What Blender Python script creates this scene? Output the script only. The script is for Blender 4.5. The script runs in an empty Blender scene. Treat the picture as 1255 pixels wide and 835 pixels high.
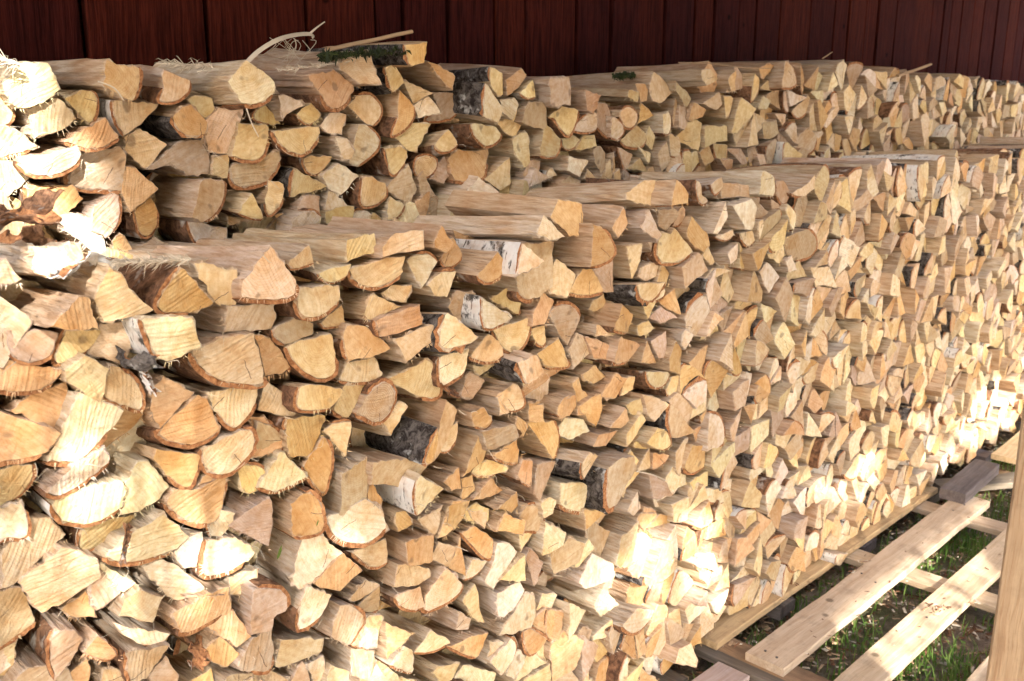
import bpy, math, random, re
import numpy as np
from mathutils import Vector, Matrix
sc = bpy.context.scene
C = sc.collection
R = math.radians
# ------------------------------------------------------------------ camera
CAMZ = 1.74
FPX, PITCH, YAW = 1200.0, R(14.66), R(44.1)      # focal length in photo pixels (1255 wide), pitch, angle to the stack
cam_d = bpy.data.cameras.new('camera'); cam = bpy.data.objects.new('camera', cam_d); C.objects.link(cam)
hv = Vector((math.cos(YAW), math.sin(YAW), 0)); rv = Vector((math.sin(YAW), -math.cos(YAW), 0)); zv = Vector((0, 0, 1))
Fv = hv*math.cos(PITCH) - zv*math.sin(PITCH); Uv = hv*math.sin(PITCH) + zv*math.cos(PITCH)
cam.matrix_world = Matrix(((rv.x, Uv.x, -Fv.x, 0), (rv.y, Uv.y, -Fv.y, 0), (rv.z, Uv.z, -Fv.z, CAMZ), (0, 0, 0, 1)))
cam_d.sensor_width = 36; cam_d.lens = 36*FPX/1255; cam_d.clip_end = 500; cam_d.clip_start = 0.05
cam_d.dof.use_dof = True; cam_d.dof.focus_distance = 2.0; cam_d.dof.aperture_fstop = 7.0
sc.camera = cam
# ------------------------------------------------------------------ light
SUN_EL, SUN_AZ = R(31), R(30)                    # azimuth: degrees from -Y towards -X
SUNV = Vector((-math.sin(SUN_AZ)*math.cos(SUN_EL), -math.cos(SUN_AZ)*math.cos(SUN_EL), math.sin(SUN_EL)))
w = bpy.data.worlds.new('World'); sc.world = w; w.use_nodes = True
nt = w.node_tree; bg = nt.nodes['Background']
sky = nt.nodes.new('ShaderNodeTexSky'); sky.sky_type = 'NISHITA'; sky.sun_disc = False
sky.sun_elevation = SUN_EL; sky.sun_rotation = math.atan2(SUNV.x, SUNV.y)
sky.dust_density = 4.0; sky.air_density = 0.7; sky.ozone_density = 0.4
nt.links.new(sky.outputs[0], bg.inputs[0]); bg.inputs[1].default_value = 0.14
sl = bpy.data.lights.new('sun', 'SUN'); sl.energy = 2.7; sl.angle = R(0.5); sl.color = (1, 0.96, 0.90)
so = bpy.data.objects.new('sun', sl); C.objects.link(so); so.rotation_euler = SUNV.to_track_quat('Z', 'Y').to_euler()
so.location = (-4, -7, 8)
sc.view_settings.view_transform = 'Standard'; sc.view_settings.look = 'None'
sc.view_settings.exposure = 2.66; sc.view_settings.gamma = 1
sc.cycles.max_bounces = 6; sc.cycles.diffuse_bounces = 2; sc.cycles.use_denoising = True

def ray(px, py):
    v = Fv + rv*((px-627.5)/FPX) - Uv*((py-417.5)/FPX)
    return v
def onY(px, py, Y):
    v = ray(px, py); t = Y/v.y
    return (v.x*t, CAMZ + v.z*t)
def onZ(px, py, Z):
    v = ray(px, py); t = (Z-CAMZ)/v.z
    return Vector((v.x*t, v.y*t, Z))
def proj(x, y, z):
    p = Vector((x, y, z-CAMZ)); d = p.dot(Fv)
    if d <= 1e-3: return (1e6, 1e6)
    return (627.5+FPX*p.dot(rv)/d, 417.5-FPX*p.dot(Uv)/d)
# ------------------------------------------------------------------ material helpers
class NT:
    def __init__(s, name, rough=0.8, spec=0.2):
        s.m = bpy.data.materials.new(name); s.m.use_nodes = True; s.t = s.m.node_tree
        s.b = s.t.nodes['Principled BSDF']; s.b.inputs['Roughness'].default_value = rough
        s.b.inputs['Specular IOR Level'].default_value = spec
    def n(s, typ, **kw):
        x = s.t.nodes.new(typ)
        for k, v in kw.items(): setattr(x, k, v)
        return x
    def set(s, sock, v):
        if hasattr(v, 'is_linked') or isinstance(v, bpy.types.NodeSocket): s.t.links.new(v, sock)
        elif v is not None: sock.default_value = v
    def math(s, op, a, b=None, c=None, clamp=False):
        x = s.n('ShaderNodeMath', operation=op); x.use_clamp = clamp
        s.set(x.inputs[0], a); s.set(x.inputs[1], b)
        if c is not None: s.set(x.inputs[2], c)
        return x.outputs[0]
    def attr(s, name): return s.n('ShaderNodeAttribute', attribute_name=name)
    def vec(s, op, a, b=None):
        x = s.n('ShaderNodeVectorMath', operation=op); s.set(x.inputs[0], a)
        if b is not None: s.set(x.inputs[1], b)
        return x.outputs[0]
    def comb(s, a, b, c):
        x = s.n('ShaderNodeCombineXYZ'); s.set(x.inputs[0], a); s.set(x.inputs[1], b); s.set(x.inputs[2], c); return x.outputs[0]
    def sep(s, v):
        x = s.n('ShaderNodeSeparateXYZ'); s.set(x.inputs[0], v); return x.outputs
    def noise(s, v, scale, detail=3, rough=0.5, dist=0.0):
        x = s.n('ShaderNodeTexNoise'); s.set(x.inputs['Vector'], v); x.inputs['Scale'].default_value = scale
        x.inputs['Detail'].default_value = detail; x.inputs['Roughness'].default_value = rough; x.inputs['Distortion'].default_value = dist
        return x.outputs[0]
    def rampf(s, f, lo, hi):                       # linear map lo..hi -> 0..1, clamped
        x = s.n('ShaderNodeMapRange'); s.set(x.inputs[0], f); x.inputs[1].default_value = lo; x.inputs[2].default_value = hi; return x.outputs[0]
    def mix(s, f, a, b, mode='MIX'):
        x = s.n('ShaderNodeMix', data_type='RGBA', blend_type=mode); x.clamp_factor = True
        s.set(x.inputs[0], f)
        for i, v in ((6, a), (7, b)):
            if isinstance(v, tuple) and len(v) == 3: v = v+(1,)
            s.set(x.inputs[i], v)
        return x.outputs[2]
    def bump(s, h, dist=0.002, strength=1.0, prev=None):
        x = s.n('ShaderNodeBump'); s.set(x.inputs['Height'], h); x.inputs['Distance'].default_value = dist; x.inputs['Strength'].default_value = strength
        if prev is not None: s.t.links.new(prev, x.inputs['Normal'])
        return x.outputs[0]
    def done(s, col, nrm=None):
        s.set(s.b.inputs['Base Color'], col)
        if nrm is not None: s.t.links.new(nrm, s.b.inputs['Normal'])
        return s.m

def mat_wood_end():
    s = NT('wood_end', 0.8, 0.15)
    lp = s.attr('lp').outputs['Vector']; tone = s.attr('tone').outputs['Color']; sd = s.attr('seed').outputs['Fac']; rg = s.attr('ring').outputs['Fac']
    off = s.comb(s.math('MULTIPLY', sd, 37.0), s.math('MULTIPLY', sd, 91.0), s.math('MULTIPLY', sd, 13.0))
    v = s.vec('ADD', lp, off)
    x, y, z = s.sep(lp)[0:3]
    n1 = s.noise(v, 18, 2); n2 = s.noise(v, 70, 4, 0.65); n3 = s.noise(v, 420, 2, 0.6)
    r = s.math('SQRT', s.math('ADD', s.math('MULTIPLY', x, x), s.math('MULTIPLY', z, z)))
    rd = s.math('ADD', r, s.math('MULTIPLY', n1, 0.02))
    ringw = s.math('SINE', s.math('MULTIPLY', rd, 1500.0))
    ringb = s.math('SINE', s.math('MULTIPLY', rd, 430.0))
    # chainsaw strokes: direction from the seed
    ang = s.math('MULTIPLY', sd, 40.0)
    u = s.math('ADD', s.math('MULTIPLY', x, s.math('COSINE', ang)), s.math('MULTIPLY', z, s.math('SINE', ang)))
    un = s.math('ADD', u, s.math('MULTIPLY', s.noise(v, 9, 1), 0.03))
    sawn = s.noise(s.comb(s.math('MULTIPLY', un, 150.0), s.math('MULTIPLY', sd, 77.0), 0.0), 1.0, 3, 0.6)
    sawf = s.math('SINE', s.math('MULTIPLY', un, 900.0))
    heart = s.rampf(s.math('ADD', r, s.math('MULTIPLY', n1, 0.06)), 0.035, 0.085)
    warm = s.mix(s.math('MULTIPLY', heart, 0.85), s.mix(1.0, tone, (0.95, 0.84, 0.68), 'MULTIPLY'), s.mix(1.0, tone, (1.07, 1.10, 1.13), 'MULTIPLY'))
    c = s.mix(s.rampf(n2, 0.38, 0.75), warm, s.mix(1.0, warm, (0.80, 0.66, 0.50), 'MULTIPLY'))
    c = s.mix(s.math('MULTIPLY', s.rampf(sawn, 0.42, 0.72), 0.38), c, s.mix(1.0, c, (0.72, 0.58, 0.42), 'MULTIPLY'))
    c = s.mix(s.math('MULTIPLY', s.rampf(ringw, -0.2, 1.0), s.math('MULTIPLY', rg, 0.5)), c, s.mix(1.0, c, (0.62, 0.46, 0.32), 'MULTIPLY'))
    c = s.mix(s.math('MULTIPLY', s.rampf(ringb, 0.3, 1.0), 0.12), c, s.mix(1.0, c, (0.8, 0.62, 0.42), 'MULTIPLY'))
    c = s.mix(s.math('MULTIPLY', s.rampf(n3, 0.5, 0.8), 0.3), c, s.mix(1.0, c, (0.75, 0.65, 0.5), 'MULTIPLY'))
    sp = s.noise(v, 30, 1)
    a2 = s.math('MULTIPLY', sd, 113.0)
    pu = s.math('ADD', s.math('MULTIPLY', x, s.math('COSINE', a2)), s.math('MULTIPLY', z, s.math('SINE', a2)))
    pu = s.math('ABSOLUTE', s.math('ADD', pu, s.math('MULTIPLY', s.math('SUBTRACT', s.noise(v, 60, 2), 0.5), 0.008)))
    has = s.math('GREATER_THAN', s.math('FRACT', s.math('MULTIPLY', sd, 53.0)), 0.62)
    crack = s.math('MULTIPLY', s.math('MULTIPLY', has, s.math('LESS_THAN', pu, 0.0007)), s.math('LESS_THAN', s.math('ABSOLUTE', s.math('SUBTRACT', r, 0.04)), 0.018))
    g1 = s.noise(v, 11, 3, 0.6)
    c = s.mix(s.math('MULTIPLY', s.rampf(g1, 0.55, 0.72), 0.35), c, s.mix(1.0, c, (0.66, 0.62, 0.60), 'MULTIPLY'))
    c = s.mix(s.math('MULTIPLY', crack, 0.8), c, (0.10, 0.06, 0.04))
    c = s.mix(s.math('MULTIPLY', s.rampf(sp, 0.69, 0.76), 0.6), c, (0.16, 0.10, 0.06))
    b = s.bump(s.math('ADD', s.math('MULTIPLY', sawn, 1.4), s.math('ADD', s.math('MULTIPLY', sawf, 0.12), n2)), 0.0022, 0.8)
    b = s.bump(n3, 0.0006, 0.7, b)
    return s.done(c, b)
def mat_wood_split():
    s = NT('wood_split', 0.72, 0.25)
    lp = s.attr('lp').outputs['Vector']; tone = s.attr('tone').outputs['Color']; sd = s.attr('seed').outputs['Fac']
    x, y, z = s.sep(lp)[0:3]
    wv = s.comb(s.math('ADD', x, s.math('MULTIPLY', s.noise(lp, 6, 1), 0.01)), s.math('ADD', s.math('MULTIPLY', y, 0.11), s.math('MULTIPLY', sd, 11.0)), z)
    f1 = s.noise(wv, 130, 4, 0.6); f2 = s.noise(wv, 420, 2, 0.6); n1 = s.noise(s.vec('ADD', lp, s.comb(sd, sd, sd)), 9, 2)
    base = s.mix(1.0, tone, (1.0, 0.97, 0.97), 'MULTIPLY')
    base = s.mix(0.45, base, (0.59, 0.51, 0.43))
    c = s.mix(s.rampf(f1, 0.36, 0.66), base, s.mix(1.0, base, (0.70, 0.58, 0.46), 'MULTIPLY'))
    c = s.mix(s.math('MULTIPLY', s.rampf(n1, 0.5, 0.75), 0.6), c, s.mix(1.0, c, (0.85, 0.62, 0.42), 'MULTIPLY'))
    c = s.mix(s.math('MULTIPLY', s.rampf(f2, 0.5, 0.8), 0.35), c, s.mix(1.0, c, (0.7, 0.6, 0.5), 'MULTIPLY'))
    b = s.bump(f1, 0.009, 1.0); b = s.bump(f2, 0.002, 0.9, b)
    return s.done(c, b)
def mat_bark(kind):
    s = NT('bark_'+kind, 0.9, 0.15)
    lp = s.attr('lp').outputs['Vector']; sd = s.attr('seed').outputs['Fac']
    v = s.vec('ADD', lp, s.comb(sd, s.math('MULTIPLY', sd, 7.0), sd))
    if kind == 'white':
        x, y, z = s.sep(v)[0:3]
        sv = s.comb(s.math('MULTIPLY', x, 0.25), y, s.math('MULTIPLY', z, 0.25))
        d = s.noise(sv, 150, 3, 0.6); p = s.noise(v, 22, 4, 0.65)
        c = s.mix(s.rampf(d, 0.60, 0.66), (0.66, 0.64, 0.60), (0.10, 0.09, 0.08))
        c = s.mix(s.rampf(p, 0.56, 0.64), c, (0.06, 0.055, 0.05))
        c = s.mix(s.math('MULTIPLY', s.rampf(s.noise(v, 40, 3), 0.45, 0.7), 0.5), c, (0.50, 0.36, 0.26))
        return s.done(c, s.bump(s.math('ADD', d, p), 0.003, 0.8))
    if kind == 'black':
        a = s.noise(v, 55, 5, 0.7, 0.6); p = s.noise(v, 24, 3, 0.6)
        c = s.mix(s.rampf(a, 0.42, 0.62), (0.028, 0.022, 0.020), (0.17, 0.15, 0.135))
        c = s.mix(s.rampf(p, 0.60, 0.68), c, (0.50, 0.50, 0.48))
        return s.done(c, s.bump(a, 0.010, 1.0))
    if kind == 'inner':
        a = s.noise(v, 160, 3, 0.6)
        c = s.mix(s.rampf(a, 0.35, 0.65), (0.20, 0.08, 0.035), (0.44, 0.22, 0.10))
        return s.done(c, s.bump(a, 0.002, 0.8))
    a = s.noise(v, 60, 5, 0.65, 0.5); p = s.noise(v, 18, 3, 0.6)
    c = s.mix(s.rampf(a, 0.38, 0.65), (0.085, 0.045, 0.028), (0.30, 0.16, 0.09))
    c = s.mix(s.rampf(p, 0.58, 0.68), c, (0.42, 0.38, 0.33))
    return s.done(c, s.bump(a, 0.006, 1.0))
M_END, M_SPLIT = mat_wood_end(), mat_wood_split()
M_BB, M_BW, M_BK, M_BI = mat_bark('brown'), mat_bark('white'), mat_bark('black'), mat_bark('inner')
LOGMATS = [M_END, M_SPLIT, M_BB, M_BW, M_BK, M_BI]
BIDX = {'b': 2, 'w': 3, 'k': 4}
def board_mat(name, c0, c1, c2, axis=0, scale=1.0, dirt=0.0, knots=True):
    """sawn timber: grain along the board's own long axis (object coordinates, long axis = X)"""
    s = NT(name, 0.75, 0.2)
    oc = s.n('ShaderNodeTexCoord').outputs['Object']; oi = s.n('ShaderNodeObjectInfo').outputs['Random']
    x, y, z = s.sep(oc)[0:3]
    wob = s.noise(s.vec('ADD', oc, s.comb(s.math('MULTIPLY', oi, 9.0), oi, oi)), 3.0, 2)
    gv = s.comb(s.math('ADD', s.math('MULTIPLY', x, 0.05), s.math('MULTIPLY', oi, 50.0)), s.math('ADD', y, s.math('MULTIPLY', wob, 0.05)), s.math('ADD', z, s.math('MULTIPLY', wob, 0.02)))
    g = s.noise(gv, 60*scale, 4, 0.6); g2 = s.noise(gv, 260*scale, 2, 0.6)
    c = s.mix(s.rampf(g, 0.36, 0.66), c0, c1)
    c = s.mix(s.math('MULTIPLY', s.rampf(g2, 0.5, 0.75), 0.5), c, c2)
    if knots:
        vo = s.n('ShaderNodeTexVoronoi'); s.set(vo.inputs['Vector'], s.comb(s.math('ADD', s.math('MULTIPLY', x, 1.0), s.math('MULTIPLY', oi, 31.0)), s.math('ADD', y, oi), 0.0)); vo.inputs['Scale'].default_value = 5.5
        c = s.mix(s.math('MULTIPLY', s.rampf(vo.outputs['Distance'], 0.085, 0.05), 0.75), c, tuple(k*0.35 for k in c2))
        hue = s.mix(oi, (0.72, 0.72, 0.90), (1.25, 1.2, 0.95)); c = s.mix(1.0, c, hue, 'MULTIPLY')
    if dirt > 0:
        d = s.noise(oc, 9, 5, 0.7)
        c = s.mix(s.math('MULTIPLY', s.rampf(d, 0.5, 0.7), dirt), c, (0.10, 0.065, 0.04))
    b = s.bump(g, 0.003, 0.8); b = s.bump(g2, 0.0012, 0.7, b)
    return s.done(c, b)
M_RED = board_mat('falu_red_boards', (0.070, 0.014, 0.0095), (0.024, 0.0050, 0.0040), (0.008, 0.002, 0.002), scale=2.2)
M_RED.node_tree.nodes['Principled BSDF'].inputs['Specular IOR Level'].default_value = 0.03
M_PLANK = board_mat('pallet_pine', (0.62, 0.50, 0.37), (0.50, 0.37, 0.25), (0.36, 0.25, 0.16), dirt=0.35)
M_RAIL = board_mat('rail_pine', (0.47, 0.35, 0.24), (0.36, 0.25, 0.16), (0.24, 0.15, 0.09), dirt=0.6)
M_GREY = board_mat('weathered_grey', (0.20, 0.17, 0.14), (0.12, 0.10, 0.085), (0.07, 0.06, 0.05), dirt=0.4)
M_DAMP = board_mat('damp_pine', (0.30, 0.20, 0.13), (0.19, 0.12, 0.08), (0.11, 0.07, 0.05), dirt=0.6)
M_POST = board_mat('post_pine', (0.36, 0.265, 0.195), (0.27, 0.18, 0.125), (0.18, 0.095, 0.05), scale=1.1, dirt=0.25)
M_ROOF = board_mat('roof_boards', (0.35, 0.25, 0.17), (0.25, 0.17, 0.11), (0.16, 0.1, 0.06))

# ------------------------------------------------------------------ object helpers
def tag(o, label=None, cat=None, group=None, kind=None):
    if label: o['label'] = label
    if cat: o['category'] = cat
    if group: o['group'] = group
    if kind: o['kind'] = kind
    return o
def link_mesh(name, verts, faces, mats, midx=None, attrs=None, parent=None, smooth=False):
    me = bpy.data.meshes.new(name)
    me.from_pydata(verts, [], faces)
    for m in mats: me.materials.append(m)
    if midx is not None: me.polygons.foreach_set('material_index', midx)
    if attrs:
        for k, (typ, data) in attrs.items():
            a = me.attributes.new(k, typ, 'POINT')
            a.data.foreach_set('color' if 'COLOR' in typ else ('vector' if 'VECTOR' in typ else 'value'), np.asarray(data, dtype=np.float32).ravel())
    if smooth: me.polygons.foreach_set('use_smooth', [True]*len(me.polygons))
    me.update()
    o = bpy.data.objects.new(name, me); C.objects.link(o)
    if parent: o.parent = parent
    return o
def empty(name, loc=(0, 0, 0)):
    o = bpy.data.objects.new(name, None); o.location = loc; C.objects.link(o); return o
# ------------------------------------------------------------------ firewood logs
YF, YB = 1.40, 1.82              # front planes of the front stack and of the stack by the wall
TONES = {'p': (0.77, 0.685, 0.53), 'y': (0.72, 0.585, 0.385), 'o': (0.64, 0.445, 0.25), 't': (0.55, 0.44, 0.32), 'r': (0.70, 0.61, 0.45)}
def parea(P):
    P = np.asarray(P); x, y = P[:, 0], P[:, 1]
    return 0.5*float(np.dot(x, np.roll(y, -1))-np.dot(y, np.roll(x, -1)))
def centroid(P):
    P = np.asarray(P); x, y = P[:, 0], P[:, 1]; x1, y1 = np.roll(x, -1), np.roll(y, -1)
    cr = x*y1-x1*y; a = cr.sum()/2
    if abs(a) < 1e-9: return P.mean(0)
    return np.array([((x+x1)*cr).sum()/(6*a), ((y+y1)*cr).sum()/(6*a)])
def log_geo(P, B, yf, L, rng, tone, ringk=0.15, hi=True, tilt=None, seg=0.011, dzb=0.0):
    """P: outline in the (x, z) plane; B: bark letter per edge ('' none). Returns body and bark pieces in world space."""
    P = [np.array(p, float) for p in P]
    if parea(P) < 0: P = P[::-1]; B = B[::-1]; B = B[1:]+B[:1]
    n = len(P); seg = seg if hi else 0.03
    pts, bk = [], []
    for i in range(n):
        a, b = P[i], P[(i+1) % n]; ln = np.linalg.norm(b-a)
        k = max(1, min(9 if hi else 3, int(round(ln/seg))))
        d = (b-a)/max(ln, 1e-6); nn = np.array([d[1], -d[0]])
        if B[i]:
            p0 = P[i-1] if B[i-1] else a-(b-a); p3 = P[(i+2) % n] if B[(i+1) % n] else b+(b-a)
            for j in range(k):
                t = j/k
                q = 0.5*((2*a)+(-p0+b)*t+(2*p0-5*a+4*b-p3)*t*t+(-p0+3*a-3*b+p3)*t**3)
                if j: q = q+nn*(rng.gauss(0, .0005)+0.03*ln*math.sin(math.pi*t))
                pts.append(q); bk.append(B[i])
        else:
            bow = rng.gauss(0, 0.018)*ln; wob = rng.gauss(0, 0.012)*ln
            for j in range(k):
                t = j/k
                q = a+(b-a)*t
                if j: q = q+nn*(bow*math.sin(math.pi*t)+wob*math.sin(2*math.pi*t)+rng.gauss(0, .0013))
                pts.append(q); bk.append('')
    N = len(pts); pts = np.array(pts); cen = centroid(P); A = abs(parea(P)); rad = math.sqrt(A/math.pi)
    # round off corners a little
    if hi: pts = pts*0.95+0.025*(np.roll(pts, 1, 0)+np.roll(pts, -1, 0))
    tang = np.roll(pts, -1, 0)-np.roll(pts, 1, 0); tang /= np.maximum(np.linalg.norm(tang, axis=1), 1e-6)[:, None]
    nrm = np.stack([tang[:, 1], -tang[:, 0]], 1)
    bmask = np.array([1.0 if (bk[i] or bk[i-1]) else 0.0 for i in range(N)])
    th = np.clip(rad*0.11, 0.0018, 0.0058)
    body = pts-nrm*(bmask*th)[:, None]
    if tilt is None: tilt = (rng.gauss(0, 0.10), rng.gauss(0, 0.09))
    seed = rng.random()
    if any(bk):
        bc = np.mean([pts[i] for i in range(N) if bk[i]], 0); pith = cen+(cen-bc)*rng.uniform(0.7, 1.3)
        if ringk > 0.6: pith = cen
    else:
        a = rng.uniform(0, 2*math.pi); pith = cen+np.array([math.cos(a), math.sin(a)])*rad*rng.uniform(1.0, 2.0)
    drift = np.array([rng.gauss(0, 0.012), rng.gauss(dzb, 0.008)])
    depths = [0.0, 0.0022, 0.03, 0.10, 0.22, L] if hi else [0.0, 0.06, L]
    bow2 = np.array([rng.gauss(0, 0.004), rng.gauss(0, 0.004)])
    taper = rng.uniform(0.90, 1.04)
    V, LPv, Fc, MI = [], [], [], []
    tn = np.array(TONES[tone])*np.array([rng.uniform(.78, 1.10)]*3)*np.array([1, rng.uniform(.95, 1.04), rng.uniform(.84, 1.12)])
    jit = np.array([rng.gauss(0, 0.0016) for _ in range(N)])
    def ring(base, dep, sc_, lpoff=0):
        t = dep/L
        Q = cen+(base-cen)*sc_*(1+(taper-1)*t)+drift*t+bow2*math.sin(math.pi*t)
        for i, q in enumerate(Q):
            d = q-cen
            y = yf+dep+(tilt[0]*d[0]+tilt[1]*d[1])*(1-t)
            V.append((q[0], y, q[1])); LPv.append((q[0]-pith[0], dep, q[1]-pith[1]))
    for kd, dep in enumerate(depths):
        s_ = 1.0-0.0016/max(rad, .01) if kd == 0 and hi else 1.0
        b = body if kd == 0 else body+nrm*(jit*(1.0+0.8*math.sin(kd*2.1+seed*9)))[:, None]
        ring(b, dep, s_)
    nr = len(depths)
    for k in range(nr-1):
        for i in range(N):
            j = (i+1) % N
            Fc.append((k*N+i, k*N+j, (k+1)*N+j, (k+1)*N+i)); MI.append(1)
    # end face: inner ring and centre with slight relief
    if hi:
        base = len(V)
        for i in range(N):
            q = cen+(body[i]-cen)*0.55; d = q-cen
            V.append((q[0], yf+tilt[0]*d[0]+tilt[1]*d[1]+rng.gauss(0, .0004), q[1])); LPv.append((q[0]-pith[0], 0, q[1]-pith[1]))
        V.append((cen[0], yf+rng.gauss(0, .0005), cen[1])); LPv.append((cen[0]-pith[0], 0, cen[1]-pith[1])); c = len(V)-1
        for i in range(N):
            j = (i+1) % N
            Fc.append((i, base+i, base+j, j)); MI.append(0)
            Fc.append((base+i, c, base+j)); MI.append(0)
    else:
        V.append((cen[0], yf, cen[1])); LPv.append((cen[0]-pith[0], 0, cen[1]-pith[1])); c = len(V)-1
        for i in range(N): Fc.append((i, c, (i+1) % N)); MI.append(0)
    V.append((cen[0]+drift[0], yf+L, cen[1]+drift[1])); LPv.append((0, L, 0)); c = len(V)-1
    for i in range(N): Fc.append(((nr-1)*N+i, (nr-1)*N+(i+1) % N, c)); MI.append(1)
    # frayed fibres along the lower rim, left by the saw
    if hi and rng.random() < 0.6:
        cnt = rng.randint(5, 26)
        low = [i for i in range(N) if nrm[i][1] < -0.25]
        if low:
            st = rng.choice(low); span = max(2, len(low)//2)
            for _ in range(cnt):
                i = (st+rng.randint(-span, span)) % N
                if nrm[i][1] > 0.1: continue
                p = body[i]+tang[i]*rng.uniform(-.004, .004); ln = rng.uniform(0.002, 0.012)
                dr = nrm[i]*ln+np.array([rng.gauss(0, .002), rng.gauss(0, .002)]); wd = tang[i]*rng.uniform(.0005, .0013)
                y = yf-0.0006; b0 = len(V)
                V.extend([(p[0]-wd[0], y, p[1]-wd[1]), (p[0]+wd[0], y, p[1]+wd[1]), (p[0]+dr[0], y-rng.uniform(-.002, .003), p[1]+dr[1])])
                LPv.extend([(0.3, 0, 0.3)]*3); Fc.append((b0, b0+1, b0+2)); MI.append(0)
    body_geo = (V, LPv, Fc, MI, seed, tn, ringk)
    bark_geo = None
    if any(bk):
        V2, L2, F2, M2 = [], [], [], []
        runs, i0 = [], None
        idx = list(range(N))
        starts = [i for i in idx if bk[i] and not bk[i-1]]
        if not starts: starts = [0]
        for s0 in starts:
            run = [s0]; k = s0
            while bk[k % N] and len(run) <= N: k += 1; run.append(k % N)
            runs.append((run, bk[s0]))
        dps = [0.0025, 0.012, 0.04, 0.10, 0.2, L] if hi else [0.002, L]
        for run, letter in runs:
            m = len(run); b0 = len(V2); rough = {'b': 0.0011, 'w': 0.0004, 'k': 0.0026}[letter]
            tk = {'b': 0.9, 'w': 0.6, 'k': 2.0}[letter]*th
            for side in (0, 1):
                for dep in dps:
                    t = dep/L
                    for q_, i in enumerate(run):
                        o = body[i]-nrm[i]*0.0006 if side == 0 else body[i]+nrm[i]*(th+tk*0.6+(rng.gauss(0, rough) if dep > .003 or letter == 'k' else 0))
                        if side == 1 and q_ in (0, m-1): o = body[i]+nrm[i]*th*0.5
                        q = cen+(o-cen)*(1+(taper-1)*t)+drift*t+bow2*math.sin(math.pi*t)
                        d = q-cen
                        y = yf+dep+(tilt[0]*d[0]+tilt[1]*d[1])*(1-t)+(rng.gauss(0, .0012) if side else 0)
                        V2.append((q[0], y, q[1])); L2.append((q[0]-cen[0]+.1, dep, q[1]-cen[1]))
            nd = len(dps); mi = BIDX[letter]
            f = lambda s_, k_, i_: b0+s_*nd*m+k_*m+i_
            for k in range(nd-1):
                for i in range(m-1):
                    F2.append((f(1, k, i), f(1, k, i+1), f(1, k+1, i+1), f(1, k+1, i))); M2.append(mi)
                for e in (0, m-1):
                    F2.append((f(0, k, e), f(1, k, e), f(1, k+1, e), f(0, k+1, e))); M2.append(5)
            for i in range(m-1):
                F2.append((f(0, 0, i), f(0, 0, i+1), f(1, 0, i+1), f(1, 0, i))); M2.append(5)
        bark_geo = (V2, L2, F2, M2, seed, tn, ringk)
    return body_geo, bark_geo, cen

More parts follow.
